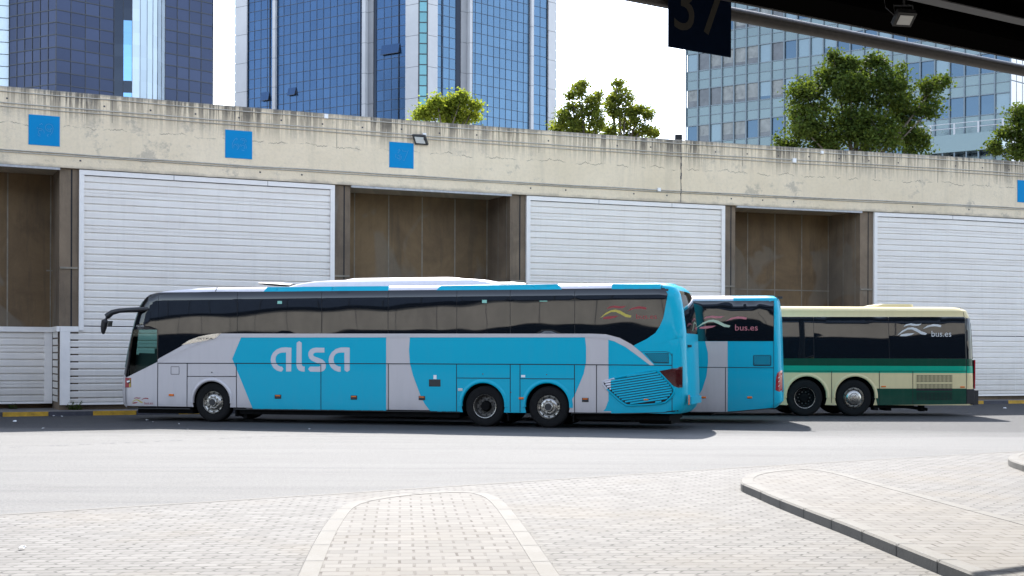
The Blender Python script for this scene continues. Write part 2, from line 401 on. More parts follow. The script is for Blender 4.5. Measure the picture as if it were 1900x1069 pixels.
M['spandrel'] = tower_glass('grey_blue_spandrel', (.125, .165, .175), .6, .25, .06)
M['win_blue'] = tower_glass('blue_window_glass', (.06, .095, .130), .8, .08, .15)
M['win_light'] = tower_glass('pale_blue_blind_window', (.14, .19, .215), .5, .2, .1)
M['win_curtain'] = P('curtained_window', (.15, .16, .155), .3, coat=.3, var=.45, vscale=1.6)
M['win_dark'] = P('dark_office_window', (.05, .055, .06), .1, coat=.6, var=.6, vscale=1.2)
M['frame_steel'] = P('steel_facade_frame', (.13, .17, .20), .45)
M['lit_panel'] = P('white_side_cladding', (.75, .75, .75), .5)

# ================================================================== GROUND
def sheet_obj(name, pts2, z, mat, kind='structure', holes=(), step=None, **k):
    v, f = tri2d(pts2, holes, step); mb = MB(); mb.v = [(x, y, z) for x, y in v]
    for q in f:
        ar = sum(v[q[i]][0]*v[q[(i+1) % len(q)]][1]-v[q[(i+1) % len(q)]][0]*v[q[i]][1] for i in range(len(q)))
        mb.f.append(q if ar > 0 else tuple(reversed(q))); mb.m.append(0)
    return mb.build(name, mat, kind=kind, **k)
big = [(-1500, -1500), (1500, -1500), (1500, 1500), (-1500, 1500)]
sheet_obj('ground', big, -.004, M['sidewalk'])
road_far = lambda X: KY(X)+.0
def YW(X):  return 48.2+.44*X+max(0.0, 1.0*(1-(X/17.0)**2))
def KY(X):  return 46.9+.44*X+max(0.0, .5*(1-(X/17.0)**2))
WN = Vector((-.4027, .9153))                     # into the wall
def W(X, n, h): return (X+WN.x*n, YW(X)+WN.y*n, h)
def wx(px, n=0.0, py=350):                        # X parameter of an upright line seen at px, n metres behind the face
    rx = ray(px, py)[0]; X = rx*48
    for _ in range(30):
        P0 = W(X, n, 0); X += (rx*P0[1]-P0[0])/(1-.44*rx)
    return X
def wh(px, py, n=0.0):
    X = wx(px, n, py); return HC+ray(px, py)[1]*W(X, n, 0)[1]
xs = [-60, -40, -28]+[-22+i*2 for i in range(23)]+[26, 30, 40, 60, 80]
road = [(x, KY(x)) for x in reversed(xs)]+[(-60, -60), (80, -60)]
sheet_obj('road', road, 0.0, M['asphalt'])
pav = [ground(0, 957), ground(320, 937), ground(650, 916), ground(1000, 893), ground(1400, 867), ground(1900, 838)]
d0 = Vector(pav[0])-Vector(pav[1]); d1 = Vector(pav[-1])-Vector(pav[-2])
pav = [tuple(Vector(pav[0])+d0.normalized()*25)]+pav+[tuple(Vector(pav[-1])+d1.normalized()*22)]
pav += [(pav[-1][0], -6), (pav[0][0], -6)]
sheet_obj('paving', pav, .004, M['paving'])
# pale concrete edging strip between asphalt and paving
mb = MB()
for i in range(len(pav)-3):
    p, q = Vector(pav[i]), Vector(pav[i+1]); nn = Vector((-(q-p).y, (q-p).x)).normalized()*.07
    mb.quad([(*p, .008), (*q, .008), (*(q+nn), .008), (*(p+nn), .008)])
mb.build('edging', M['kerbstone'], kind='structure')
def island(outer_px, h, extra, label_kind='structure'):
    """raised island: kerb ring 0.15 wide with a real step, paved inside"""
    out = [Vector(ground(x, y, h)) for x, y in outer_px]+[Vector(e) for e in extra]
    ar = sum(out[i].x*out[(i+1) % len(out)].y-out[(i+1) % len(out)].x*out[i].y for i in range(len(out)))
    if ar < 0: out.reverse()
    n = len(out); ins = []
    for i in range(n):
        a_, b_ = out[i-1], out[(i+1) % n]; d = (b_-a_).normalized(); ins.append(out[i]+Vector((-d.y, d.x))*.17)
    mb = MB(); r = .02
    rows = [[(*p, 0) for p in out], [(*p, h-r) for p in out], [(*(p+(q-p)*.12), h) for p, q in zip(out, ins)], [(*q, h) for q in ins], [(*q, h-.03) for q in ins]]
    mb.grid([[r_[i] for i in range(n)] for r_ in rows], 0, closed=True)
    # joints between kerb stones
    acc = 0
    for i in range(n-1):
        p, q = out[i], out[i+1]; L = (q-p).length; t = 1.0-acc
        while t < L:
            s_ = p+(q-p)*(t/L); d = (q-p).normalized(); inn = Vector((-d.y, d.x))
            for (u0, u1, z0, z1) in ((-.003, -.003, 0, h+.002),):
                mb.quad([(*(s_-inn*.003-d*.008), .004), (*(s_-inn*.003+d*.008), .004), (*(s_-inn*.003+d*.008), h-.004), (*(s_-inn*.003-d*.008), h-.004)], 1)
            mb.quad([(*(s_-d*.007), h+.002), (*(s_+d*.007), h+.002), (*(s_+d*.007+inn*.165), h+.002), (*(s_-d*.007+inn*.165), h+.002)], 1)
            t += 1.0
        acc = (acc+L) % 1.0
    mb.build('island_kerb', [M['kerbstone'], M['seam']], smooth=30, kind='structure')
    sheet_obj('island_paving', [tuple(q) for q in ins], h-.004, M['island'])
def arc_pts(pts, k=4):                           # Catmull-Rom smoothing of an open pixel line
    out = []
    for i in range(len(pts)-1):
        p0 = pts[max(i-1, 0)]; p1 = pts[i]; p2 = pts[i+1]; p3 = pts[min(i+2, len(pts)-1)]
        for j in range(k):
            t = j/k
            out.append(tuple(.5*((2*p1[c])+(-p0[c]+p2[c])*t+(2*p0[c]-5*p1[c]+4*p2[c]-p3[c])*t*t+(-p0[c]+3*p1[c]-3*p2[c]+p3[c])*t**3) for c in (0, 1)))
    return out+[pts[-1]]
dirp = Vector((math.sin(-PAVROT), math.cos(PAVROT)))
def back(px, py, h, L=9): p = Vector(ground(px, py, h))-dirp*L; return p
island(arc_pts([(546, 1075), (575, 1015), (606, 965), (640, 935), (715, 920), (800, 912.5), (868, 911.5), (908, 916), (940, 933), (985, 988), (1048, 1075)], 3), .10,
       [back(1048, 1075, .10, 6), back(546, 1075, .10, 6)])
island(arc_pts([(1835, 1075), (1729, 1034.6), (1643, 1001), (1570, 972), (1508, 949), (1440, 923), (1400, 906), (1378, 897), (1374, 892), (1379, 884), (1400, 877), (1450, 871), (1510, 870), (1562, 877), (1645, 899), (1715, 917.5), (1822, 946), (1900, 966)], 3), .12,
       [ground(2100, 1020, .12), ground(2500, 1130, .12), back(1835, 1075, .12, 1.2)])
island(arc_pts([(2060, 925), (1960, 884), (1900, 862), (1874, 853), (1871, 846), (1885, 841), (1930, 838), (2000, 842), (2150, 870)], 3), .12, [ground(2300, 935, .12)])

# pavement strip and painted kerb in front of the wall
mb = MB()
for i in range(len(xs)-1):
    a_, b_ = xs[i], xs[i+1]
    mb.quad([(a_, KY(a_)+.17, .12), (b_, KY(b_)+.17, .12), (b_+WN.x*3, YW(b_)+3, .12), (a_+WN.x*3, YW(a_)+3, .12)])
mb.build('pavement', M['sidewalk'], kind='structure')
k0 = ground(25, 771)[0]; seg = 1.13; mb = MB()
for i in range(-30, 60):
    xa, xb = k0+i*seg, k0+(i+1)*seg-.012
    m = 0 if i % 2 == 0 else 1
    if i in (1,): m = 1
    if i < 0: m = 1
    f = lambda x, y, z: (x, KY(x)+y, z)
    mb.box(xa, xb, 0, .168, 0, .125, m, f)
mb.build('kerb', [M['kerb_yellow'], M['kerb_dark']], kind='structure')

# ================================================================== WALL
def longbox(mb, x0, x1, n0, n1, h0, h1, m=0):
    xs_ = lin(x0, x1, .9); b = len(mb.v)
    mb.grid([[W(x, n0, h0), W(x, n0, h1), W(x, n1, h1), W(x, n1, h0)] for x in xs_], m, closed=True)
    e_ = b+4*(len(xs_)-1); mb.f += [(b, b+1, b+2, b+3), (e_+3, e_+2, e_+1, e_)]; mb.m += [m, m]
HT, HB = 9.67, 7.36
wall = empty('retaining_wall', W(0, 1, 0), label='long beige concrete retaining wall with stained top edge behind the parked buses', cat='wall')
wall.location = (0, 0, 0)
wxs = sorted(set([-45, -35, -28]+[-24+i for i in range(52)]+[32, 40, 55, 70]))
mb = MB()
prof = [(2.0, HB+.02), (.0, HB+.02), (-.06, HB+.02), (-.06, HT-.05), (-.03, HT), (.6, HT), (.6, 8.2)]
rows = [[W(x, n, h) for x in wxs] for n, h in reversed(prof)]
mb.grid(rows)
def band_uv(co): return (co.x, co.z)
mb.build('parapet', M['band'], wall, uvf=band_uv)
# expansion joint, form-work joints and bolt holes
mb = MB(); rnd = random.Random(4)
xj = wx(1263.5, -.06, 330)
def vstrip(mb, X, w_, h0, h1, n, m=0, dx0=0):
    mb.quad([W(X-w_/2+dx0, n, h0), W(X+w_/2+dx0, n, h0), W(X+w_/2, n, h1), W(X-w_/2, n, h1)], m)
hh = HB+.03
while hh < HT-.1:
    h2 = min(hh+.12, HT-.02); vstrip(mb, xj+rnd.uniform(-.008, .008), rnd.uniform(.02, .055) if hh < 9.0 else .022, hh, h2, -.064); hh = h2
for px in (208, 435, 625, 1000, 1095, 1378, 1503, 1624, 1740, 1850):
    X = wx(px, -.06, 240); vstrip(mb, X, .012, rnd.uniform(8.4, 8.9), HT-.15, -.063)
for k in range(70):
    X = -18+k*.62; h = 9.32+rnd.uniform(-.02, .02) if k % 2 else 7.62
    if rnd.random() < (.75 if k % 2 else .3):
        mb.quad([W(X-.025, -.064, h-.025), W(X+.025, -.064, h-.025), W(X+.025, -.064, h+.025), W(X-.025, -.064, h+.025)])
mb.build('joint_groove', M['kerb_dark'], wall)
PAN = [(wx(147), wx(621)), (wx(977), wx(1345)), (wx(1622), wx(2010))]
REC = [(wx(-400), wx(111)), (wx(651), wx(948)), (wx(1366), wx(1598)), (wx(2050), wx(2300))]
DEP = 2.0
PIERS = [(REC[0][1], PAN[0][0]), (PAN[0][1], REC[1][0]), (REC[1][1], PAN[1][0]), (PAN[1][1], REC[2][0]), (REC[2][1], PAN[2][0]), (PAN[2][1], REC[3][0])]
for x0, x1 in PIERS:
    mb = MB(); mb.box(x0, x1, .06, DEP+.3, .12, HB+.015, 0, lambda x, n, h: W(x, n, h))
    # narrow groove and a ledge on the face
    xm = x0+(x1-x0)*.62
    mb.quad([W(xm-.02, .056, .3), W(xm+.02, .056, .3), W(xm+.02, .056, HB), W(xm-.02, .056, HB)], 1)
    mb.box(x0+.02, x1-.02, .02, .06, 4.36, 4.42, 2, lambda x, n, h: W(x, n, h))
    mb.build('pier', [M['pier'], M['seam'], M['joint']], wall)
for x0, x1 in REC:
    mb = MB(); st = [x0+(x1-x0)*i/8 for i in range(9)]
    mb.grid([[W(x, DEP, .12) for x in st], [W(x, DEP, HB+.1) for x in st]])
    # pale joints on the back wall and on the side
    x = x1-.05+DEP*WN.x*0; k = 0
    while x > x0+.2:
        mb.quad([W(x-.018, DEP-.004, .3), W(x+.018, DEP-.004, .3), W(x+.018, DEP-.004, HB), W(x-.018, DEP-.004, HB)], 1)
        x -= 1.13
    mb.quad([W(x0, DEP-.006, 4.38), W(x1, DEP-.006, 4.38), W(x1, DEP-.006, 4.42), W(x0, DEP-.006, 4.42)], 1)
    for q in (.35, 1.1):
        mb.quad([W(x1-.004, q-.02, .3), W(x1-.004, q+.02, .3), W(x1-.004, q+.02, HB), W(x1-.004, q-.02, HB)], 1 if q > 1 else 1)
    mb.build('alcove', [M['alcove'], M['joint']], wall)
    mb = MB(); longbox(mb, x0, x1, -.075, .01, HB-.055, HB+.012); mb.build('drip_strip', M['lip'], wall)
# solid core behind the cladding
mb = MB()
for x0, x1 in PAN: longbox(mb, x0+.001, x1-.001, .16, DEP+.28, .12, HB+.012)
mb.build('wall_core', M['pier'], wall)
# ---- corrugated white cladding
def clad_sheet(mb, fn, xs_, h0, h1, m=0):
    pitch = .218; g = .045; rows = []
    h = h1; k = 0
    while h > h0+.01:
        b = max(h-pitch+g, h0)
        j = (k % 5 == 2)
        rows.append([fn(x, .0, h) for x in xs_]); rows.append([fn(x, -.012, h-.02) for x in xs_])
        if j: rows.append([fn(x, -.006, h-.07) for x in xs_]); rows.append([fn(x, .006, h-.078) for x in xs_]); rows.append([fn(x, -.006, h-.086) for x in xs_])
        rows.append([fn(x, -.004, b+.004) for x in xs_]); rows.append([fn(x, .05, b-.004) for x in xs_])
        h -= pitch
        if h > h0+.01: rows.append([fn(x, .05, h+.006) for x in xs_])
        k += 1
    mb.grid(list(reversed(rows)), m)
post = longbox
HLOW, HBOT = 2.63, .29
labs = ['white corrugated metal cladding behind the front half of the long blue and silver bus',
        'white corrugated metal cladding above the rear of the long blue and silver bus',
        'white corrugated metal cladding behind the rear of the green and cream bus']
for i, (x0, x1) in enumerate(PAN):
    e = empty('metal_cladding', label=labs[i], cat='cladding', group='white cladding sections along the wall')
    xl = REC[i][1]+.02; xr = REC[i+1][0]-.02
    mb = MB(); clad_sheet(mb, lambda x, n, h: W(x, .03+n, h), lin(x0+.13, x1-.13, 1.0), HLOW, HB-.17)
    clad_sheet(mb, lambda x, n, h: W(x, .03+n, h), lin(xl+.26, xr-.26, 1.0), HBOT+.06, HLOW)
    mb.build('corrugated_sheet', M['clad'], e, uvf=band_uv)
    mb = MB()
    post(mb, x0, x1, -.03, .11, HB-.15, HB-.003)                       # head rail
    post(mb, x0, x0+.13, -.03, .11, HLOW-.12, HB-.153); post(mb, x1-.13, x1, -.03, .11, HLOW-.12, HB-.153)
    post(mb, xl, x0-.003, -.03, .11, HLOW-.16, HLOW); post(mb, x1+.003, xr, -.03, .11, HLOW-.16, HLOW)
    post(mb, xl, xl+.26, -.03, .11, HBOT+.05, HLOW-.163); post(mb, xr-.26, xr, -.03, .11, HBOT+.05, HLOW-.163)
    post(mb, xl, xr, -.04, .12, HBOT-.02, HBOT+.047)
    for t_ in (.35, .72):
        xm = x0+(x1-x0)*t_; vstrip(mb, xm, .012, HB-.149, HB-.005, -.033, 1)
    mb.build('frame', [M['frame_white'], M['seam']], e)
    # vertical lap joints of the sheets
    for t_ in (.33, .66):
        mb = MB(); xm = x0+(x1-x0)*t_; vstrip(mb, xm, .012, HBOT+.1, HB-.2, .012); mb.build('lap_joint', M['frame_white'], e)
lab2 = ['low grey-white corrugated cladding at the foot of the alcove at the far left', 'low corrugated cladding in the alcove hidden behind the long blue and silver bus',
        'low corrugated cladding in the alcove behind the second blue bus']
for i, (x0, x1) in enumerate(REC[:3]):
    e = empty('metal_cladding', label=lab2[i], cat='cladding', group='low cladding sections in the wall alcoves')
    nb = DEP-.35; xa, xb = max(x0, -30)+.05, x1-.02; mb = MB()
    clad_sheet(mb, lambda x, n, h: W(x, nb+n, h), lin(xa+.1, xb-.2, 1.0), HBOT+.06, HLOW-.16)
    rows_n = [nb-.12, .14]
    clad_sheet(mb, lambda q, n, h: W(xb+n*.6, q, h), [nb-.1, nb*.5, .14], HBOT+.06, HLOW-.16)
    mb.build('corrugated_sheet', M['clad'], e, uvf=band_uv)
    mb = MB(); post(mb, xa, xb-.01, nb-.1, DEP-.01, HLOW-.157, HLOW); post(mb, xb-.22, xb-.012, nb-.06, nb+.1, HBOT+.05, HLOW-.16)
    post(mb, xb-.05, xb+.03, -.03, nb-.103, HLOW-.157, HLOW)
    post(mb, xa, xb-.01, nb-.05, nb+.1, HBOT-.02, HBOT+.047)
    mb.build('frame', [M['frame_white']], e)
# ---- conduits, boxes, signs, lamp on the wall
def conduit(h, r, label, n=-.085, x0=-24, x1=26, sag=.01):
    mb = MB(); rr = random.Random(int(h*100)); mb.tube([W(x, n, h+rr.uniform(-sag, sag)) for x in lin(x0, x1, 1.3)], r, 6)
    o = mb.build('conduit', M['pipe_grey'], smooth=60); tag(o, label, 'conduit', 'conduits running along the wall')
conduit(9.52, .016, 'thin grey conduit just below the stained top edge of the wall')
conduit(9.18, .017, 'upper conduit of the pair running above the blue number squares')
conduit(9.07, .014, 'lower conduit of the pair running above the blue number squares')
conduit(7.80, .020, 'upper of the two dark cables just below the blue number squares')
conduit(7.74, .016, 'lower of the two dark cables just below the blue number squares')
def jbox(px, py, s, label):
    X = wx(px, -.1, py); h = wh(px, py, -.1); e = empty('junction_box', W(X, -.06, h), label=label, cat='junction box', group='junction boxes on the wall')
    fn = lambda x, n, z: tuple(Vector(W(X+x, n, h+z))-Vector(W(X, -.06, h)))
    mb = MB(); mb.box(-s/2, s/2, -.14, -.061, -s*.6, s*.6, 0, fn); mb.build('box', M['frame_white'], e)
    mb = MB(); mb.box(-s*.42, s*.42, -.15, -.142, -s*.5, s*.5, 0, fn); mb.build('cover', M['white_flat'], e)
jbox(1473.5, 298, .14, 'small white junction box on the pair of conduits below the big tree')
jbox(1222.5, 352, .11, 'small white junction box on the lower cables left of the expansion joint')
jbox(605, 216, .12, 'small white junction box at the top edge in front of the middle tower')
jbox(787, 251, .12, 'white junction box just above the wall floodlight')
jbox(1525, 283, .1, 'small white junction box right under the big tree at the top edge')
for i, (p, num) in enumerate([((53, 212, 111, 268), '69'), ((418, 240.5, 468, 292.5), '68'), ((722.5, 263, 767.5, 310.5), '67'), ((1888, 334, 1938, 375), '64')]):
    Xa, Xb = wx(p[0], -.07, p[1]), wx(p[2], -.07, p[1]); Hb = wh(p[0], (p[1]+p[3])/2, -.07); s = (wh(p[0], p[1], -.07)-wh(p[0], p[3], -.07))/2
    Xc = (Xa+Xb)/2; o = Vector(W(Xc, -.06, Hb))
    e = empty('bay_number_board', o, cat='sign', label=['blue square bay number 69 above the alcove at the far left', 'blue square bay number 68 near the middle of the first cladding section',
        'blue square bay number 67 just left of the wall floodlight', 'blue square bay number cut off by the right edge of the picture'][i], group='blue bay number squares on the wall')
    fn = lambda x, n, z: tuple(Vector(W(Xc+x, n, Hb+z))-o)
    hw = (Xb-Xa)/2; mb = MB(); mb.box(-hw, hw, -.075, -.061, -s, s, 0, fn); mb.build('board', M['sign_blue'], e)
    v, f = text2d(num, (-hw*.5, -s*.42, hw*.58, s*.48), bevel=.012)
    mb = MB(); mb.v = [fn(x, -.079, z) for x, z in v]; rg = random.Random(i)
    for q in f:
        c = v[q[0]]
        if math.sin(c[0]*37+i*2)+math.cos(c[1]*29+i) > -.3: mb.f.append(q); mb.m.append(0)
    mb.build('worn_digits', M['ghost'], e)
def floodlight(name, fn, w_, h_, e):
    """fn maps local x (across), y (outward), z (up) to parent space"""
    mb = MB(); mb.box(-w_/2, w_/2, .0, .07, -h_/2, h_/2, 0, fn)
    for k in range(6): mb.box(-w_/2+.02+k*w_/6, -w_/2+.035+k*w_/6, .071, .10, -h_/2+.02, h_/2-.02, 0, fn)
    mb.build('housing', M['dark_metal'], e)
    mb = MB(); mb.box(-w_/2+w_*.15, w_/2-w_*.15, -.008, -.002, -h_/2+h_*.17, h_/2-h_*.17, 0, fn); mb.build('lens', M['lamp_glass'], e)
Xf = wx(790, -.3, 260); Hf = wh(790, 260, -.3); o = Vector(W(Xf, -.06, Hf))
e = empty('floodlight', o, label='black floodlight with white lens bracketed to the wall beside bay number 67', cat='floodlight')
ct, st_ = math.cos(R(38)), math.sin(R(38))
fl = lambda x, y, z: (x*.9+.1*z, -.28+(y*ct+z*st_)*.9-.36*x, (-y*st_*-1+0)*1+z*ct)
def fl(x, y, z):
    # lens faces down and out, tilted 38 degrees; whole lamp turned along the wall
    yy = y*ct-z*st_; zz = y*st_+z*ct
    return (x*.915-(yy-.25)*(-.40), x*.40+(yy-.22)*.915, zz)
floodlight('f', fl, .46, .36, e)
mb = MB(); mb.tube([(0, .0, .12), (.03, -.16, .10), (.05, -.22, 0)], .02, 6); mb.build('bracket', M['dark_metal'], e)

# small cap block on the parapet near the sky gap
X = wx(1259, .3, 258); mbp = W(X, .3, HT); e = empty('rooftop_lamp', mbp, label='tiny dark lamp on the wall top by the left edge of the office block', cat='lamp')
mb = MB(); mb.box(-.13, .13, -.1, .1, .05, .24); mb.box(-.10, .10, -.104, -.101, .08, .2, 1); mb.build('housing', [M['dark_metal'], M['seam']], e)
mb = MB(); mb.tube([(0, 0, 0), (0, 0, .05)], .03, 8); mb.build('stand', M['dark_metal'], e)

# ================================================================== UPPER STREET
mb = MB()
xs2 = [-400, -100, -45]+[-24+i*4 for i in range(13)]+[70, 120, 500]
for i in range(len(xs2)-1):
    a_, b_ = xs2[i], xs2[i+1]; mb.quad([(a_, YW(a_)+.5, 8.25), (b_, YW(b_)+.5, 8.25), (b_, 900, 8.25), (a_, 900, 8.25)])
mb.build('upper_street', M['upper'], kind='structure')

# ================================================================== TOWERS
def facade_plane(c, m):
    """returns map (X along plan line, depth out, height) and px->X"""
    L = math.sqrt(1+m*m); nrm = (m/L, -1/L)
    def fn(X, out, z): return (X+nrm[0]*out, c+m*X+nrm[1]*out, z)
    def px(p, py=120): return on_line(p, c, m, py)[0]
    return fn, px, L
def glass_bay(par, fn, X0, X1, L, z0, z1, cw, rh, mat, bar=None, seed=1, tilt=.004, bw=.09, matf=None, thick_every=0, name='curtain_glass'):
    rg = random.Random(seed); ncol = max(1, round(abs(X1-X0)*L/cw)); nrow = int((z1-z0)/rh)
    mb = MB()
    for i in range(ncol):
        xa = X0+(X1-X0)*i/ncol; xb = X0+(X1-X0)*(i+1)/ncol
        for j in range(nrow):
            za, zb = z0+j*rh, z0+(j+1)*rh; t1 = rg.uniform(-tilt, tilt)*cw; t2 = rg.uniform(-tilt, tilt)*rh
            mb.quad([fn(xa, t1-t2, za), fn(xb, -t1-t2, za), fn(xb, -t1+t2, zb), fn(xa, t1+t2, zb)], matf(i, j, rg) if matf else 0)
    mb.build(name, mat, par)
    if bar:
        mb = MB(); b = bw/2
        for i in range(ncol+1):
            x = X0+(X1-X0)*i/ncol; q = b*.7/L; mb.box(x-q, x+q, -.02, .07, z0, z1, 0, fn)
        for j in range(nrow+1):
            z = z0+j*rh; bb = b*1.1; mb.box(min(X0, X1), max(X0, X1), -.02, .085, z-bb, z+bb, 0, fn)
        mb.build('mullions', bar, par)
def stone_pier(par, fn, X0, X1, z0, z1, out=.35, jh=5.3, mat=None, name='stone_pier'):
    mb = MB(); z = z0
    while z < z1: mb.box(X0, X1, -.5, out, z, min(z+jh-.07, z1), 0, fn); z += jh
    mb.box(X0+.03, X1-.03, -.5, out-.06, z0, z1, 1, fn)
    mb.build(name, [mat or M['stone'], M['mullion']], par)
Z0 = 8.25
# ---- tower B (middle)
tb = empty('office_tower', (0, 0, 0), label='tall blue glass office tower with white stone piers rising behind the middle of the wall', cat='tower')
Yc = 240; Xc = ray(785, 120)[0]*Yc
fl_, pl_, Ll = facade_plane(Yc+.704*Xc, -.704); fr_, pr_, Lr = facade_plane(Yc-.94*Xc, .94)
ZT = 78
for p0, p1 in ((460.5, 508), (514.5, 677), (699, 754)):
    glass_bay(tb, fl_, pl_(p0), pl_(p1), Ll, Z0, ZT, 1.68, 1.78, M['glass_blue'], M['tower_bar'], seed=int(p0), tilt=.004, bw=.065)
for p0, p1 in ((810, 845), (870, 982), (988.5, 1015)):
    glass_bay(tb, fr_, pr_(p0), pr_(p1), Lr, Z0, ZT, 1.5, 1.78, M['glass_blue_bright_face'], M['tower_bar'], seed=int(p0), tilt=.004, bw=.06)
stone_pier(tb, fl_, pl_(439), pl_(460), Z0, ZT)
stone_pier(tb, fl_, pl_(508.5), pl_(514), Z0, ZT, .5)
stone_pier(tb, fl_, pl_(677.5), pl_(684), Z0, ZT, .9)
stone_pier(tb, fl_, pl_(684.2), pl_(694), Z0, ZT, .25, mat=M['stone_dark'])
stone_pier(tb, fl_, pl_(754.5), pl_(778.5), Z0, ZT)
stone_pier(tb, fr_, pr_(791.5), pr_(809.5), Z0, ZT)
stone_pier(tb, fr_, pr_(853.5), pr_(865), Z0, ZT, .25, mat=M['stone_dark'])
stone_pier(tb, fr_, pr_(865.3), pr_(870), Z0, ZT, .9)
stone_pier(tb, fr_, pr_(982.3), pr_(987), Z0, ZT, .5)
stone_pier(tb, fr_, pr_(1015.5), pr_(1029), Z0, ZT)
mb = MB()
for fn, a_, b_ in ((fl_, pl_(694.2), pl_(698.8)), (fr_, pr_(845.3), pr_(853.2)), (fl_, pl_(500.3), pl_(501.8)), (fl_, pl_(668.5), pl_(670)), (fl_, pl_(739.5), pl_(741)), (fr_, pr_(819), pr_(820)), (fr_, pr_(875.3), pr_(876.4)), (fl_, pl_(460.3), pl_(461.2)), (fr_, pr_(1014), pr_(1015))):
    mb.box(a_, b_, -.4, .12, Z0, ZT, 0, fn)
mb.build('dark_slot', M['glass_black'], tb)
# chamfered teal corner
A = Vector(fl_(pl_(779), .25, 0)); B = Vector(fr_(pr_(791), .25, 0)); mb = MB(); z = Z0
while z < ZT:
    mb.quad([(A.x, A.y, z), (B.x, B.y, z), (B.x, B.y, z+1.65), (A.x, A.y, z+1.65)]); z += 1.78
mb.build('corner_glass', M['glass_teal'], tb)
mb = MB(); z = Z0-.13
while z < ZT:
    mb.box(0, 1, 0, .1, z, z+.13, 0, lambda u, d, h: (A.x+(B.x-A.x)*u, A.y+(B.y-A.y)*u-.15+d, h)); z += 1.78
for u in (0, 1): mb.tube([(A.x+(B.x-A.x)*u, A.y+(B.y-A.y)*u-.1, Z0), (A.x+(B.x-A.x)*u, A.y+(B.y-A.y)*u-.1, ZT)], .12, 6)
mb.build('corner_frame', M['mullion'], tb)
# teal edges at the outer corners, core volume
pL = fl_(pl_(435.5), 0, 0); pL1 = fl_(pl_(439.5), 0, 0); pR = fr_(pr_(1029), 0, 0); pR1 = fr_(pr_(1032.5), 0, 0)
for p, q in ((pL, pL1), (pR, pR1)):
    mb = MB(); z = Z0
    while z < ZT: mb.quad([(p[0], p[1], z), (q[0], q[1], z), (q[0], q[1], z+1.6), (p[0], p[1], z+1.6)]); z += 1.78
    mb.build('edge_glass', M['glass_teal'], tb)
core = [fl_(pl_(437), -.45, 0), fl_(Xc-.6, -.45, 0), fr_(Xc+.6, -.45, 0), fr_(pr_(1030.5), -.45, 0), (pR1[0]-6, pR1[1]+40, 0), (pL[0]+10, pL[1]+40, 0)]
mb = MB(); n = len(core)
for i in range(n):
    p, q = core[i], core[(i+1) % n]; mb.quad([(p[0], p[1], Z0), (q[0], q[1], Z0), (q[0], q[1], ZT), (p[0], p[1], ZT)])
mb.quad([(p[0], p[1], ZT) for p in core]); mb.build('core', M['mullion'], tb)
def vent_window(p, py, fn, pf, wpx, hpx):
    X0, X1 = pf(p-wpx), pf(p); Yd = fn(X1, 0, 0)[1]; zt = hz(py-hpx, Yd, p); zb = hz(py, Yd, p)
    mb = MB(); mb.quad([fn(X0, .1, zt), fn(X1, .1, zt), fn(X1, .5, zb), fn(X0, .5, zb)])
    mb.quad([fn(X1, .1, zt), fn(X1, .1, zb), fn(X1, .5, zb)], 1); mb.quad([fn(X0, .1, zt), fn(X0, .5, zb), fn(X0, .1, zb)], 1)
    mb.box(X0, X1, .48, .54, zb-.05, zb+.02, 1, fn)
    mb.build('open_window', [M['glass_blue'], M['mullion']], tb)
vent_window(501, 186, fl_, pl_, 15, 16); vent_window(550, 176, fl_, pl_, 14, 14); vent_window(742, 98, fl_, pl_, 33, 18)

# ---- tower A (left)
ta = empty('office_tower', (0, 0, 0), label='dark navy mirrored glass tower with a pale curved bay at the far left', cat='tower')
Ya = 200; Xa = ray(104, 90)[0]*Ya
fa, pa_, La = facade_plane(Ya+.55*Xa, -.55); fb, pb_, Lb = facade_plane(Ya-.967*Xa, .967)
ZT2 = 62
glass_bay(ta, fa, pa_(17), pa_(104), La, Z0, ZT2, 1.55, 1.75, M['glass_navy'], M['mullion'], 3, bw=.12)
glass_bay(ta, fb, pb_(104), pb_(211), Lb, Z0, ZT2, 2.35, 1.75, M['glass_navy'], M['mullion'], 4, bw=.12)
Q0 = Vector(fb(pb_(211), 0, 0)); Q1 = Vector(fb(pb_(306), 0, 0)); nb_ = Vector((.967, -1, 0)).normalized(); K = 8
def curve_pt(u, out, z):
    p = Q0.lerp(Q1, u)+nb_*(out+math.sin(u*math.pi)*2.1-.0); return (p.x, p.y, z)
def cm(i, j, rg):  # black and blue columns: reflections painted as pane colours
    if i == 0: return 1
    if i == 1: return 2 if rg.random() < .8 else 1
    return 0
glass_bay(ta, curve_pt, 0, 1, 16, Z0, ZT2, 2.0, 1.75, [M['glass_pale'], M['glass_black'], M['glass_refl_blue']], M['mullion'], 6, bw=.07, matf=cm, tilt=.006, name='curved_glass')
glass_bay(ta, fb, pb_(306), pb_(395), Lb, Z0, ZT2, 2.35, 1.75, M['glass_navy'], M['mullion'], 5, bw=.12)
fz, pz_, Lz = facade_plane(Ya+3-.5*Xa, .5)
fw, pw_, Lw = facade_plane(fa(pa_(17), 0, 0)[1]+1.0-.3*fa(pa_(17), 0, 0)[0], .3)
glass_bay(ta, fw, pw_(-120), pw_(17), Lw, Z0, ZT2, 2.2, 1.75, M['glass_pale'], M['mullion'], 7, bw=.07)
pe = fb(pb_(394.5), -.2, 0); c0 = fw(pw_(-119), -.3, 0); c1 = fw(pw_(17.5), -.3, 0); c2 = fa(Xa, -.3, 0); c3 = fb(Xa+.1, -.3, 0)
core = [c0, c1, fa(pa_(17.6), -.4, 0), (c2[0], c2[1]+.3, 0), pe, (pe[0]-6, pe[1]+9, 0), (c0[0]-5, c0[1]+22, 0)]
mb = MB()
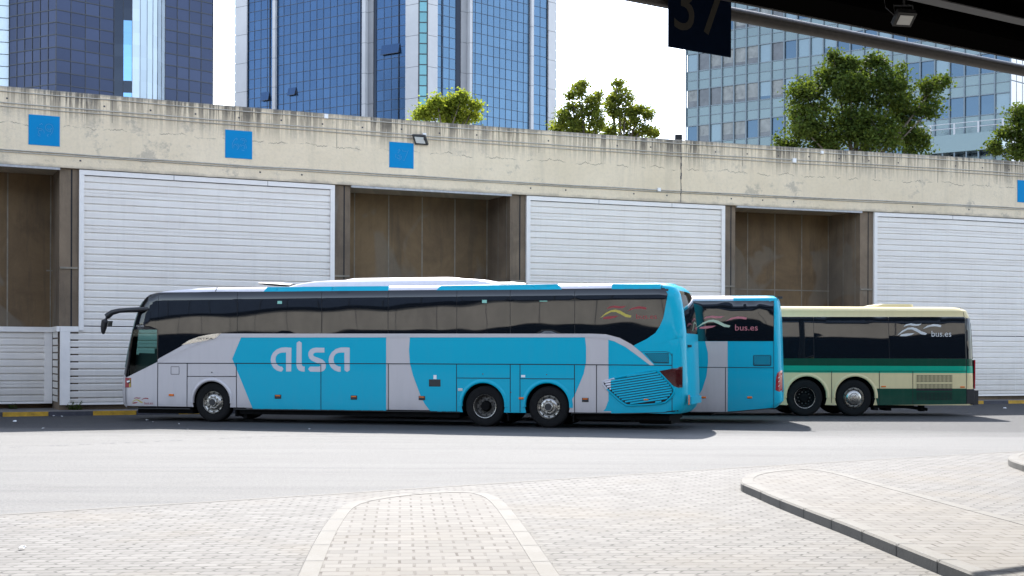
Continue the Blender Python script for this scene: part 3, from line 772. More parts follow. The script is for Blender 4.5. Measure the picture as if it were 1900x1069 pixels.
for i in range(len(core)):
    p, q = core[i], core[(i+1) % len(core)]; mb.quad([(p[0], p[1], Z0), (q[0], q[1], Z0), (q[0], q[1], ZT2), (p[0], p[1], ZT2)])
mb.quad([(p[0], p[1], ZT2) for p in core]); mb.build('core', M['mullion'], ta)

# ---- building C (right)
tc_ = empty('office_building', (0, 0, 0), label='grey-blue glass office block with bands of windows behind the big tree', cat='building')
Ys = 150; Xs = ray(1274, 120)[0]*Ys; cC = Ys+.75*Xs
fc, pc_, Lc = facade_plane(cC, -.75)
X0, X1 = pc_(1274), pc_(1875.5); ncol = 24; ST = 3.78
zb0 = hz(262.5, fc(pc_(1330), 0, 0)[1], 1330)-ST*2     # sill of a window band
wins = []
mbS = MB(); mbF = MB(); rg = random.Random(12)
for j in range(0, 11):
    zs = zb0+j*ST-.0
    for i in range(ncol):
        xa = X0+(X1-X0)*i/ncol; xb = X0+(X1-X0)*(i+1)/ncol
        if i == 0: mbS = MB()
        mbS.quad([fc(xa, 0, zs+1.90), fc(xb, 0, zs+1.90), fc(xb, 0, zs+2.82), fc(xa, 0, zs+2.82)])
        mbS.quad([fc(xa, 0, zs+2.86), fc(xb, 0, zs+2.86), fc(xb, 0, zs+ST), fc(xa, 0, zs+ST)])
        if i == ncol-1: mbS.build('spandrel_band', M['spandrel'], tc_)
        if i < 8: m = rg.choice(['win_curtain', 'win_curtain', 'win_dark', 'win_blue', 'win_light'])
        else: m = rg.choice(['win_blue', 'win_light', 'win_light', 'win_blue'])
        if j < 5 and i >= 16: m = 'win_blue' if rg.random() < .75 else 'win_light'
        wins.append((j, i, xa, xb, zs, m))
    for z, t_ in ((zs, .05), (zs+1.86, .05), (zs+2.84, .035)): mbF.box(X0, X1, -.02, .07, z-t_, z+t_, 0, fc)
for i in range(ncol+1):
    x = X0+(X1-X0)*i/ncol; mbF.box(x-.045, x+.045, -.02, .16, Z0, zb0+11*ST, 0, fc)
mbF.build('facade_frame', M['frame_steel'], tc_)
def keep(w_): return 2 <= w_[0] <= 7
cnt = 0; rest = MB(); names = ['win_curtain', 'win_dark', 'win_blue', 'win_light']
for w_ in wins:
    j, i, xa, xb, zs, m = w_
    d = .06; zt = zs+1.86
    def put(mb, mi):
        mb.quad([fc(xa+d, -.05, zs+.05), fc(xb-d, -.05, zs+.05), fc(xb-d, -.05, zt-.05), fc(xa+d, -.05, zt-.05)], mi)
        if m == 'win_curtain' or (m == 'win_light' and (i+j) % 3 == 0):      # half drawn blind behind the pane's upper part
            hh_ = rg.uniform(.3, .7); mb.quad([fc(xa+d+.05, -.035, zs+.08), fc(xb-d-.05, -.035, zs+.08), fc(xb-d-.05, -.035, zs+1.8*hh_*.6), fc(xa+d+.05, -.035, zs+1.8*hh_*.6)], 1 if m == 'win_curtain' else 2)
    if keep(w_) and cnt < 98:
        mb = MB(); put(mb, names.index(m)); mb.build('window', [M[q] for q in names], tc_); cnt += 1
    else: put(rest, names.index(m))
rest.build('window', [M[q] for q in names], tc_, kind='stuff')
# lit side wall, terrace and railing
fe, pe_, Le = facade_plane(fc(X1, 0, 0)[1]-.9*X1, .9); E0, E1 = X1+.02, X1+16
mb = MB()
for k in range(20):
    xa = E0+(E1-E0)*k/20; xb = E0+(E1-E0)*(k+1)/20-.08
    z = Z0
    while z < zb0+11*ST: mb.quad([fe(xa, 0, z), fe(xb, 0, z), fe(xb, 0, z+ST-.1), fe(xa, 0, z+ST-.1)]); z += ST
mb.build('side_cladding', M['lit_panel'], tc_)
mb = MB(); core = [fc(X0, -.3, 0), fc(X1, -.3, 0), fe(E1, -.3, 0), (E1, fc(X0, 0, 0)[1]+14, 0), (X0+4, fc(X0, 0, 0)[1]+14, 0)]; ztop = zb0+11*ST
for i in range(5):
    p, q = core[i], core[(i+1) % 5]; mb.quad([(p[0], p[1], Z0), (q[0], q[1], Z0), (q[0], q[1], ztop), (p[0], p[1], ztop)])
mb.quad([(p[0], p[1], ztop) for p in core]); mb.build('core', M['frame_steel'], tc_)
Xt0, Xt1 = pc_(1700), pc_(1875); zt_ = hz(263, fc(Xt0, 0, 0)[1], 1700)
mb = MB(); mb.box(Xt0, Xt1, .2, 2.2, zt_-1.6, zt_, 0, fc)
for k in range(9):
    x = Xt0+(Xt1-Xt0)*k/8; mb.box(x-.05, x+.05, 2.0, 2.1, zt_-7, zt_-1.6, 1, fc)
mb.build('terrace', [M['spandrel'], M['frame_steel']], tc_)
mb = MB()
for k in range(5):
    x = Xt0+(Xt1-Xt0)*k/4; mb.box(x-.06, x+.06, 2.05, 2.15, zt_, zt_+1.05, 0, fc)
for z in (1.0, .55): mb.box(Xt0, Xt1, 2.05, 2.13, zt_+z, zt_+z+.06, 0, fc)
mb.build('railing', M['stone'], tc_)

# ================================================================== TREES
def tree(Y, bpx, blobs, mat, label, dens=1.0, leafs=.17, seed=1, clump=.30, shell=.55):
    rg = random.Random(seed); s = Y/FPX
    if clump < .2 or seed in (7, 8): blobs = [(a_, b_, r_*1.22) for a_, b_, r_ in blobs]
    def w3(px, py, dy=0): rx, rz = ray(px, py); return Vector((rx*Y, Y+dy, HC+rz*Y))
    b = w3(bpx, 400); base = Vector((b.x, Y, 8.25))
    e = empty('tree', base, label=label, cat='tree', group='trees behind the wall')
    fork = w3(bpx, max(q[1] for q in blobs)); fork = Vector((base.x, Y, min(fork.z, 8.25+2.2)))
    cs = []
    for (px, py, r) in blobs:
        rr = r*s; c = w3(px, py, rg.uniform(-1, 1)*rr*1.2); cs.append((c, rr))
    mb = MB(); mb.tube([Vector((0, 0, 0)), (fork-base)*.5+Vector((.05, 0, 0)), fork-base], [.20, .16, .14], 8, cap=False)
    for c, rr in cs:
        mid = fork.lerp(c, .5)+Vector((rg.uniform(-.2, .2), rg.uniform(-.2, .2), -.1))
        mb.tube([fork-base, mid-base, c-base], [.09, .05, .02], 6, cap=False)
        for k in range(5):
            d = Vector((rg.uniform(-1, 1), rg.uniform(-1, 1), rg.uniform(-.3, 1))).normalized()*rr*.85
            mb.tube([c-base-d*.1, c-base+d*.5+Vector((0, 0, .03)), c-base+d], [.022, .014, .006], 4, cap=False)
    mb.build('trunk', M['stem'], e, smooth=60)
    V = []; F = []
    for c, rr in cs:
        nc = max(6, int(26*rr*rr+8))
        for k in range(nc):
            d = Vector((rg.gauss(0, 1), rg.gauss(0, 1), rg.gauss(0, 1))).normalized()*rr*(shell+(1.04-shell)*rg.random())
            if d.z < -.55*rr: d.z *= .6
            cc = c+d; sg = clump*rg.uniform(.5, 1.1)*(.6+.4*min(1, rr))
            for q in range(int(30*dens*rg.uniform(.5, 1.4))):
                p = cc+Vector((rg.gauss(0, sg), rg.gauss(0, sg), rg.gauss(0, sg*.7)))-base
                a1 = Vector((rg.gauss(0, 1), rg.gauss(0, 1), rg.gauss(0, .6))).normalized(); a2 = a1.cross(Vector((rg.gauss(0, 1), rg.gauss(0, 1), rg.gauss(0, 1)))).normalized()
                L = leafs*rg.uniform(.6, 1.25); n0 = len(V)
                V += [p-a1*L*.5, p+a2*L*.38, p+a1*L*.5, p-a2*L*.38]; F.append((n0, n0+1, n0+2, n0+3))
    mb = MB(); mb.v = [tuple(v) for v in V]; mb.f = F; mb.m = [0]*len(F); mb.build('crown', mat, e)
tree(70, 1590, [(1500, 185, 40), (1548, 140, 34), (1600, 132, 30), (1648, 150, 38), (1590, 195, 55), (1680, 200, 38), (1722, 172, 24), (1745, 158, 10), (1560, 118, 12), (1632, 112, 12), (1480, 240, 32), (1540, 250, 45), (1620, 255, 50), (1690, 245, 34), (1462, 265, 22), (1578, 120, 9), (1490, 165, 16), (1500, 222, 30), (1522, 268, 30), (1700, 268, 28), (1722, 205, 20), (1545, 108, 8), (1618, 112, 10), (1592, 240, 40), (1650, 180, 35), (1742, 150, 10), (1572, 165, 35)],
     M['leaf_dark'], 'large dense dark green tree rising above the wall in front of the office block', 1.9, .165, 11, .3, .35)
tree(62, 830, [(800, 205, 24), (846, 190, 18), (868, 210, 20), (832, 215, 26), (785, 214, 16), (857, 178, 8), (812, 192, 12), (880, 196, 10), (825, 198, 16)], M['leaf_light'],
     'small bright yellow-green tree above the wall in front of the blue tower', 3.2, .12, 5, .26, .2)
tree(64, 1088, [(1080, 158, 9), (1074, 174, 12), (1104, 184, 14), (1058, 178, 6), (1060, 198, 11), (1084, 208, 16), (1042, 228, 17), (1072, 236, 20), (1108, 230, 18), (1050, 215, 10), (1095, 195, 10), (1060, 245, 18), (1098, 250, 18), (1034, 238, 10), (1100, 212, 12)], M['leaf_mid'],
     'slender sparse tree just right of the blue tower', 1.9, .115, 7, .24, .1)
tree(66, 1148, [(1145, 155, 5), (1148, 168, 9), (1160, 182, 13), (1190, 202, 15), (1203, 216, 10), (1138, 206, 15), (1162, 228, 19), (1196, 240, 17), (1132, 190, 9), (1172, 206, 12), (1212, 250, 10), (1145, 185, 9), (1128, 246, 16), (1178, 250, 15), (1152, 214, 12), (1180, 222, 10)], M['leaf_mid'],
     'slender sparse tree at the right of the pair against the white sky', 1.9, .115, 8, .24, .1)
tree(68, 1900, [(1893, 215, 18), (1872, 245, 18), (1898, 255, 26), (1850, 272, 13), (1882, 285, 22), (1925, 225, 30), (1930, 270, 35)], M['leaf_dark'],
     'dark green tree cut off by the right edge above the wall', 2.2, .16, 9)

# ================================================================== BUSES
class Side:
    """near side plane of a bus: plan line Y = c + m X, front at pixel p0"""
    def __init__(s, c, m, p0=None, X0=None):
        s.c, s.m = c, m; s.L = math.sqrt(1+m*m)
        s.X0 = X0 if X0 is not None else on_line(p0, c, m, 700)[0]
        s.org = (s.X0, c+m*s.X0, 0); s.rot = math.atan(m)
        s.inset = lambda z: 0; s.xf = s.xr = None
    def uz(s, px, py, off=0.0):
        rx, rz = ray(px, py); c = s.c+off*s.L; Y = c/(1-s.m*rx); X = rx*Y
        u = ((X-s.X0)+s.m*(Y-s.org[1]))/s.L
        return (u, HC+rz*Y)
    def corner(s, d, Rr):
        if d >= Rr: return 0
        d = max(d, 0.0); return Rr-math.sqrt(max(0, Rr*Rr-(Rr-d)**2))
    def y(s, u, z):
        return s.inset(z)+s.corner(u-s.xf(z), s.Rf)+s.corner(s.xr(z)-u, s.Rr)
def interp(tab):
    tab = sorted(tab)
    def f(z):
        if z <= tab[0][0]: return tab[0][1]
        for i in range(len(tab)-1):
            if z <= tab[i+1][0]:
                a_, b_ = tab[i], tab[i+1]; return a_[1]+(b_[1]-a_[1])*(z-a_[0])/(b_[0]-a_[0])
        return tab[-1][1]
    return f
WID = 2.5
def body_loops(S, zs, roof, matf):
    """stack of rounded plan loops; roof = extra (z, inset) loops"""
    mb = MB(); rows = []
    allz = [(z, S.inset(z)) for z in zs]+roof
    for z, ins in allz:
        f, r = S.xf(z), S.xr(z); ex = ins
        pts = []; K = 6
        rf, rr = S.Rf, S.Rr
        near = ins; far = WID-ins
        for k in range(K+1):                                   # front near corner
            t = math.pi/2*k/K; pts.append((f+rf*(1-math.sin(t)), near+rf*(1-math.cos(t))))
        pts.reverse(); pts = [(x, y) for x, y in pts]
        fb_ = [(f+rf*(1-math.cos(R(90)*k/K)), near+rf*(1-math.sin(R(90)*k/K))) for k in range(K+1)]
        loop = fb_
        us = lin(f+rf, r-rr, .45)[1:-1] if False else [f+rf+(r-rr-f-rf)*i/36 for i in range(1, 36)]
        loop += [(u, near) for u in us]
        loop += [(r-rr+rr*math.sin(R(90)*k/K), near+rr*(1-math.cos(R(90)*k/K))) for k in range(K+1)]
        nn = 8
        for k in range(1, nn): v = k/nn; y = near+rr+(far-near-2*rr)*v; loop.append((r+S.bulge_r*math.sin(math.pi*v), y))
        loop += [(r-rr+rr*math.cos(R(90)*k/K), far-rr+rr*math.sin(R(90)*k/K)) for k in range(K+1)]
        loop += [(u, far) for u in reversed(us)]
        loop += [(f+rf-rf*math.sin(R(90)*k/K), far-rf+rf*math.cos(R(90)*k/K)) for k in range(K+1)]
        for k in range(1, nn): v = k/nn; y = far-rf-(far-near-2*rf)*v; loop.append((f-S.bulge_f*math.sin(math.pi*v), y))
        rows.append([(x, y, z) for x, y in loop])
    n = len(rows[0]); b0 = len(mb.v)
    mb.grid(rows, closed=True, mf=lambda i, j: matf(tuple(sum(rows[a_][b_ % n][c] for a_ in (i, i+1) for b_ in (j, j+1))/4 for c in range(3))))
    mb.f.append(tuple(b0+i for i in reversed(range(n)))); mb.m.append(matf((5, 1, 0)))
    mb.f.append(tuple(b0+(len(rows)-1)*n+i for i in range(n))); mb.m.append(matf((5, 1.2, 99)))
    return mb
def cut(mb, mats, cutters, cutmat):
    """subtract cutters (list of MB) from the body, return mesh"""
    me = bpy.data.meshes.new('b'); me.from_pydata(mb.v, [], mb.f)
    for q in mats: me.materials.append(q)
    me.polygons.foreach_set('material_index', mb.m); me.update()
    bm = bmesh.new(); bm.from_mesh(me); bmesh.ops.remove_doubles(bm, verts=bm.verts, dist=1e-5); bmesh.ops.recalc_face_normals(bm, faces=bm.faces); bm.to_mesh(me); bm.free()
    ob = bpy.data.objects.new('b', me); C.objects.link(ob); tmp = []
    for c in cutters:
        cm_ = bpy.data.meshes.new('c'); cm_.from_pydata(c.v, [], c.f)
        bm = bmesh.new(); bm.from_mesh(cm_); bmesh.ops.remove_doubles(bm, verts=bm.verts, dist=1e-6); bmesh.ops.recalc_face_normals(bm, faces=bm.faces); bm.to_mesh(cm_); bm.free()
        for q in mats: cm_.materials.append(q)
        for p in cm_.polygons: p.material_index = cutmat
        co = bpy.data.objects.new('c', cm_); C.objects.link(co); tmp.append(co)
        md = ob.modifiers.new('x', 'BOOLEAN'); md.operation = 'DIFFERENCE'; md.object = co; md.solver = 'EXACT'
    bpy.context.view_layer.update()
    res = bpy.data.meshes.new_from_object(ob.evaluated_get(bpy.context.evaluated_depsgraph_get()))
    for o_ in tmp: bpy.data.objects.remove(o_)
    bpy.data.objects.remove(ob)
    return res
def well(c, r, side):
    mb = MB(); y0, y1 = (-.3, .8) if side == 0 else (WID-.8, WID+.3); n = 40
    rows = [[(c[0]+r*math.cos(2*math.pi*i/n), y, c[1]+r*math.sin(2*math.pi*i/n)) for i in range(n)] for y in (y0, y1)]
    mb.grid(rows, closed=True); mb.f += [tuple(range(n)), tuple(range(n, 2*n))]; mb.m += [0, 0]; return mb
def circ(c, r, n=40): return [(c[0]+r*math.cos(2*math.pi*i/n), c[1]+r*math.sin(2*math.pi*i/n)) for i in range(n)]
class Skin:
    """collects conformal sheets lying on the near side of a bus"""
    def __init__(s, S, holes=()): s.S = S; s.holes = list(holes)
    def px(s, pts): return [s.S.uz(*p) for p in pts]
    def add(s, mb, poly_uz, off, m, step=(.4, .11), arches=True):
        hs = []
        if arches:
            x0 = min(p[0] for p in poly_uz); x1 = max(p[0] for p in poly_uz); z0 = min(p[1] for p in poly_uz)
            for (c, r) in s.holes:
                if c[0]+r > x0 and c[0]-r < x1 and c[1]+r > z0: hs.append((c, r))
        holes = [circ(*h) for h in hs]
        # holes poke through the outline, so triangulate everything and filter by centroid
        if step:
            pp = []
            for i in range(len(poly_uz)):
                p, q = poly_uz[i], poly_uz[(i+1) % len(poly_uz)]; k = max(1, int(max(abs(q[1]-p[1])/.10, abs(q[0]-p[0])/.3)))
                pp += [(p[0]+(q[0]-p[0])*j/k, p[1]+(q[1]-p[1])*j/k) for j in range(k)]
            poly_uz = pp
        v, f = tri2d_free(poly_uz, holes, step); n = len(mb.v)
        mb.v += [(u, s.S.y(u, z)-off, z) for u, z in v]
        for q in f:
            ar = sum(v[q[i]][0]*v[q[(i+1) % len(q)]][1]-v[q[(i+1) % len(q)]][0]*v[q[i]][1] for i in range(len(q)))
            mb.f.append(tuple(n+i for i in (q if ar > 0 else reversed(q)))); mb.m.append(m)
    def addpx(s, mb, pts, off, m, **k): s.add(mb, s.px(pts), off, m, **k)
    def line(s, mb, pts, w_, off, m, px=True):
        P_ = s.px(pts) if px else pts
        for a_, b_ in zip(P_[:-1], P_[1:]):
            a_, b_ = Vector(a_), Vector(b_); n_ = max(1, int((b_-a_).length/.12))
            if (b_-a_).length < 1e-4: continue
            d = (b_-a_).normalized(); q = Vector((-d.y, d.x))*w_/2; rows = [[], []]
            for i in range(n_+1):
                p = a_.lerp(b_, i/n_)
                for r_, sg in ((0, -1), (1, 1)): c = p+q*sg; rows[r_].append((c.x, s.S.y(c.x, c.y)-off, c.y))
            mb.grid(rows, m)
    def shapepx(s, name, mat, par, loops, off, **k):
        mb = MB()
        for lp in loops: s.addpx(mb, lp, off, 0, **k)
        return mb.build(name, mat, par)
    def text(s, name, body, box, mat, par, off, **k):
        v, f = text2d(body, (box[0], -box[3], box[2], -box[1]), **k); mb = MB()
        for x, y in v: u, z = s.S.uz(x, -y); mb.v.append((u, s.S.y(u, z)-off, z))
        mb.f = f; mb.m = [0]*len(f); return mb.build(name, mat, par)
    def box(s, name, mat, par, px0, py0, px1, py1, out, **k):
        (u0, z1), (u1, z0) = s.S.uz(px0, py0), s.S.uz(px1, py1); mb = MB(); y0 = s.S.y((u0+u1)/2, (z0+z1)/2)
        e_ = min(.01, (u1-u0)*.2, (z1-z0)*.2)
        rows = [[(u0, y0+.02, z0), (u1, y0+.02, z0), (u1, y0+.02, z1), (u0, y0+.02, z1)], [(u0, y0-out*.6, z0), (u1, y0-out*.6, z0), (u1, y0-out*.6, z1), (u0, y0-out*.6, z1)],
                [(u0+e_, y0-out, z0+e_), (u1-e_, y0-out, z0+e_), (u1-e_, y0-out, z1-e_), (u0+e_, y0-out, z1-e_)]]
        mb.grid(rows, closed=True); mb.f.append((8, 9, 10, 11)); mb.m.append(0)
        return mb.build(name, mat, par, **k)
def tri2d_free(outer, holes, step):
    pts = []; edges = []
    for lp in [outer]+list(holes):
        n = len(pts); pts += [Vector(p) for p in lp]; k = len(lp); edges += [(n+i, n+(i+1) % k) for i in range(k)]
    x0 = min(p[0] for p in outer); x1 = max(p[0] for p in outer); y0 = min(p[1] for p in outer); y1 = max(p[1] for p in outer)
    if step:
        sx, sy = step; nx = int((x1-x0)/sx)+1; ny = int((y1-y0)/sy)+1
        for i in range(1, nx):
            for j in range(1, ny):
                q = (x0+(x1-x0)*i/nx, y0+(y1-y0)*j/ny)
                if in_poly(q, outer) and not any(in_poly(q, h) for h in holes): pts.append(Vector(q))
    vo, eo, fo, *_ = geometry.delaunay_2d_cdt(pts, edges, [], 0, 1e-6); out = []
    for f in fo:
        c = (sum(vo[i].x for i in f)/len(f), sum(vo[i].y for i in f)/len(f))
        if in_poly(c, outer) and not any(in_poly(c, h) for h in holes): out.append(tuple(f))
    return [tuple(v) for v in vo], out
def wheel(par, c, r, yf, style, rimr=.58, far=False):
    """tyre with sidewall, rim with holes and nuts, hub; outer face at local y = yf"""
    s = -1 if far else 1
    T = lambda prof: [(a_, yf+s*b_) for a_, b_ in prof]
    ww = empty('wheel', (c[0], 0, c[1])); ww.parent = par; O = (0, 0, 0)
    rr = r*rimr
    mb = MB(); mb.lathe(T([(rr*.97, .10), (rr, .02), (rr*1.04, .005), (r*.80, -.012), (r*.90, -.006), (r*.955, .01), (r*.985, .035), (r, .06), (r, .24), (r*.97, .28), (rr, .28), (rr*.97, .2)]), O, 48)
    if not far:
        for k in range(48):                                    # tread blocks at the shoulder
            t = 2*math.pi*k/48; d = (math.cos(t), math.sin(t)); q = (-d[1], d[0])
            mb.quad([(d[0]*r*1.002+q[0]*.012, yf+.045, d[1]*r*1.002+q[1]*.012), (d[0]*r*1.002-q[0]*.012, yf+.045, d[1]*r*1.002-q[1]*.012), (d[0]*r*1.002-q[0]*.012, yf+.26, d[1]*r*1.002-q[1]*.012), (d[0]*r*1.002+q[0]*.012, yf+.26, d[1]*r*1.002+q[1]*.012)])
    mb.build('tyre', M['tyre'], ww, smooth=40)
    if far: return
    if style == 'chrome':            # front / rear disc bulging outward
        prof = [(rr, .03), (rr*.97, .0), (rr*.93, .015), (rr*.88, .05), (rr*.80, .06), (rr*.70, .035), (rr*.62, .015), (rr*.50, .01), (rr*.42, .012)]
        hub = [(rr*.42, .012), (rr*.40, -.03), (rr*.34, -.045), (rr*.30, -.045)]; nutr, nuty, holer, holey = rr*.52, -.005, rr*.80, .055; mr, mh = M['chrome'], M['chrome']
    elif style == 'deep':            # drive axle, deep dish
        prof = [(rr, .02), (rr*.97, .0), (rr*.92, .02), (rr*.88, .10), (rr*.84, .16), (rr*.66, .17), (rr*.46, .15)]
        hub = [(rr*.42, .15), (rr*.40, .06), (rr*.34, .035), (rr*.1, .035), (.001, .035)]; nutr, nuty, holer, holey = rr*.56, .145, rr*.76, .165; mr, mh = M['rim_dark'], M['under']
    elif style == 'cap':
        prof = [(rr, .03), (rr*.97, .0), (rr*.90, .03), (rr*.84, .05), (rr*.78, .02), (rr*.72, -.02), (rr*.60, -.045), (rr*.40, -.05)]
        hub = [(rr*.40, -.05), (rr*.38, -.07), (rr*.25, -.08), (.001, -.08)]; nutr = None; mr, mh = M['chrome'], M['chrome']; holer, holey = rr*.86, .045
    else:
        prof = [(rr, .02), (rr*.97, .0), (rr*.92, .03), (rr*.88, .12), (rr*.60, .14), (rr*.42, .12)]
        hub = [(rr*.42, .12), (rr*.38, .08), (rr*.1, .07), (.001, .07)]; nutr, nuty, holer, holey = rr*.56, .12, rr*.74, .135; mr, mh = M['under'], M['under']
    mb = MB(); mb.lathe(T(prof), O, 48)
    if style in ('deep', 'plain'): mb.lathe(T([(rr*1.0, .012), (rr*.985, -.006), (rr*.955, -.004), (rr*.94, .02)]), O, 48, 2)
    for k in range(10):
        t = 2*math.pi*(k+.5)/10
        pts = [(holer*math.cos(t)+rr*.075*math.cos(q*math.pi/4), yf+holey-.012, holer*math.sin(t)+rr*.075*math.sin(q*math.pi/4)) for q in range(8)]
        mb.quad(pts, 1)
    mb.build('rim', [mr, M['seam'], M['chrome']], ww, smooth=35)
    mb = MB(); mb.lathe(T(hub), O, 32); 
    if style == 'chrome': mb.lathe(T([(rr*.30, -.04), (rr*.29, -.055), (.001, -.055)]), O, 24, 1)
    mb.build('hub', [mh, M['black']], ww, smooth=35)
    if nutr:
        mb = MB()
        for k in range(10):
            t = 2*math.pi*k/10; mb.lathe([(.024, yf+nuty+.03), (.022, yf+nuty-.025), (.012, yf+nuty-.035), (.001, yf+nuty-.035)], (nutr*math.cos(t), 0, nutr*math.sin(t)), 6)
        mb.build('wheel_nuts', M['chrome'] if style == 'chrome' else M['rim_dark'], ww)
def axles(par, S, wheels, arches, flare_mat, und=True):
    for (c, r, st) in wheels:
        wheel(par, c, r, .05, st); wheel(par, c, r, WID-.05, st, far=True)
        mb = MB(); mb.tube([(c[0], .3, c[1]), (c[0], WID-.3, c[1])], .09, 8); mb.lathe([(.24, .9), (.26, 1.1), (.26, 1.4), (.24, 1.6)], (c[0], 0, c[1]), 14); mb.build('axle', M['under'], par, smooth=40)
    if flare_mat:
        for (c, r) in arches:
            mb = MB(); rows = []
            for t in range(0, 33):
                an = R(-4)+R(188)*t/32; d = (math.cos(an), math.sin(an)); yy = S.y(c[0], c[1])
                rows.append([(c[0]+d[0]*q, yy-o_, c[1]+d[1]*q) for q, o_ in ((r-.012, -.06), (r-.012, .012), (r+.015, .028), (r+.05, .02), (r+.08, .004))])
            mb.grid(rows); mb.build('wheel_arch_trim', flare_mat, par, smooth=50)
YEL = [(435, 540), (500, 480), (560, 450), (610, 443), (660, 455), (720, 490), (785, 512), (770, 531), (720, 525), (670, 497), (610, 468), (560, 470), (500, 500)]
RD1 = [(510, 435), (540, 410), (600, 400), (660, 408), (725, 403), (690, 425), (640, 428), (580, 420)]
RD2 = [(735, 462), (790, 425), (860, 408), (920, 412), (952, 423), (945, 442), (880, 432), (820, 435)]
RD3 = [(468, 545), (482, 526), (540, 515), (640, 511), (600, 533), (540, 546)]
def emblem(sk, par, x0, y0, sx, sy, off, mid, red, name='emblem'):
    f = lambda lp: [(x0+(x-435)*sx, y0+(y-400)*sy) for x, y in lp]
    mb = MB()
    for lp, m in ((YEL, 0), (RD1, 1), (RD2, 1), (RD3, 1)): sk.addpx(mb, f(lp), off, m, step=None, arches=False)
    mb.build(name, [mid, red], par)
def smoothpoly(pts, k=3):
    n = len(pts); out = []
    for i in range(n):
        p0, p1, p2, p3 = pts[i-1], pts[i], pts[(i+1) % n], pts[(i+2) % n]
        for j in range(k):
            t = j/k; out.append(tuple(.5*((2*p1[c])+(-p0[c]+p2[c])*t+(2*p0[c]-5*p1[c]+4*p2[c]-p3[c])*t*t+(-p0[c]+3*p1[c]-3*p2[c]+p3[c])*t**3) for c in (0, 1)))
    return out

# ---------------------------------------------------------------- BUS 1
S1 = Side(35.70, -.277, 217)
S1.Rf, S1.Rr, S1.bulge_f, S1.bulge_r = .38, .28, .14, .05
U = lambda px, py=620: S1.uz(px, py)[0]
Zp = lambda py, px=650: S1.uz(px, py)[1]
front = [(756, 224), (751, 219.5), (725, 217), (700, 218.5), (695, 220), (650, 228), (600, 239.5), (570, 249), (553, 259.5), (545, 268), (540.5, 288), (536.5, 326), (533.5, 370), (531.5, 402)]
S1.xf = interp([(S1.uz(x, y)[1], S1.uz(x, y)[0]) for y, x in front])
rear = [(768, 1262), (758, 1273), (745, 1277), (715, 1277), (620, 1274), (570, 1268), (545, 1263), (532, 1256), (527, 1247), (524.5, 1238)]
S1.xr = interp([(S1.uz(x, y)[1], S1.uz(x, y)[0]-.04) for y, x in rear])
S1.inset = interp([(0, .03), (.5, .0), (2.3, 0), (3.35, .0), (3.46, .03), (3.52, .08)])
ZR = 3.60
wh1 = [(S1.uz(393.5, 746.5), .525, 'chrome'), (S1.uz(898.5, 754), .52, 'deep'), (S1.uz(1017, 755.5), .52, 'chrome')]
wh1 = [((c[0], r), r, st) for c, r, st in wh1]
ar1 = [((S1.uz(392.6, 740)[0], .545), .555), ((S1.uz(896.5, 740)[0], .55), .57), ((S1.uz(1015.5, 740)[0], .555), .575)]
b1 = empty('coach', S1.org, S1.rot, label='long silver and sky blue coach nearest the camera with three axles and a roof pod', cat='bus', group='coaches parked along the wall')
mats1 = [M['silver'], M['cyan'], M['under'], M['glass'], M['white'], M['seam'], M['black']]
def mf1(c):
    x, y, z = c
    if z > 50 or z > 3.47: return 4 if x < U(1135) else 1
    if z < .38: return 2
    if x > S1.xr(z)-.30:
        if z > 2.35 and z < 3.4 and .3 < y < 2.2: return 3
        return 1
    if x < S1.xf(z)+.30 and z > 1.42: return 3
    if x < U(293) and z > 2.3: return 6
    if y < 1.5 and x > U(1241): return 1
    if z > 2.36: return 3 if y > 1.5 else 6
    if y < 1.5 and x > U(1134): return 1
    return 0
def zbot(u): return 0
mb = body_loops(S1, [.40, .44, .5, .7, .9, 1.1, 1.35, 1.42, 1.6, 1.8, 2.0, 2.2, 2.36, 2.5, 2.7, 2.9, 3.1, 3.3, 3.35, 3.41, 3.47, 3.52], [(3.555, .125), (3.585, .18), (3.60, .30), (3.615, .7)], mf1)
cabpx = [(247, 611.5), (291.5, 611.5), (291.5, 672), (237.5, 699)]
cabp = [S1.uz(*p) for p in cabpx]
cmb = MB(); cmb.grid([[(u, y, z) for u, z in cabp] for y in (-.5, WID+.5)], closed=True); cmb.f += [(0, 1, 2, 3), (4, 5, 6, 7)]; cmb.m += [0, 0]
cm2 = MB(); q_ = [(-.6, 1.50), (cabp[2][0], 1.50), (cabp[1][0], 2.62), (-.6, 2.62)]
cm2.grid([[(u, y, z) for u, z in q_] for y in (.30, WID-.12)], closed=True); cm2.f += [(0, 1, 2, 3), (4, 5, 6, 7)]; cm2.m += [0, 0]
cuts = [well(c, r, s_) for c, r in ar1 for s_ in (0, 1)]+[cmb, cm2]
me = cut(mb, mats1, cuts, 2)
mb = MB(); mb.add_mesh(me)
sk = Skin(S1, ar1)
def S_(pts, off, m, **k): sk.addpx(mb, pts, off, m, **k)
BOT = 764.5
# cyan fields of the livery
S_([(447.5, 626), (716.6, 626), (716.6, 762.5), (469, 759), (450, 712), (431, 666)], .004, 1)
S_([(760.6, 626), (1085.5, 626), (1087.5, 645), (1087.5, 672), (1083, 694), (1076, 711), (1066, 734), (1056, 750), (1050, 767), (799, 764), (788, 749.5), (780, 733.5), (766.5, 697), (760.5, 674), (759, 650)], .004, 1)
S_([(1133.8, 626), (1259, 626), (1262, 640), (1263, 762), (1230, 765), (1133.8, 767)], .006, 1, step=(.08, .1))
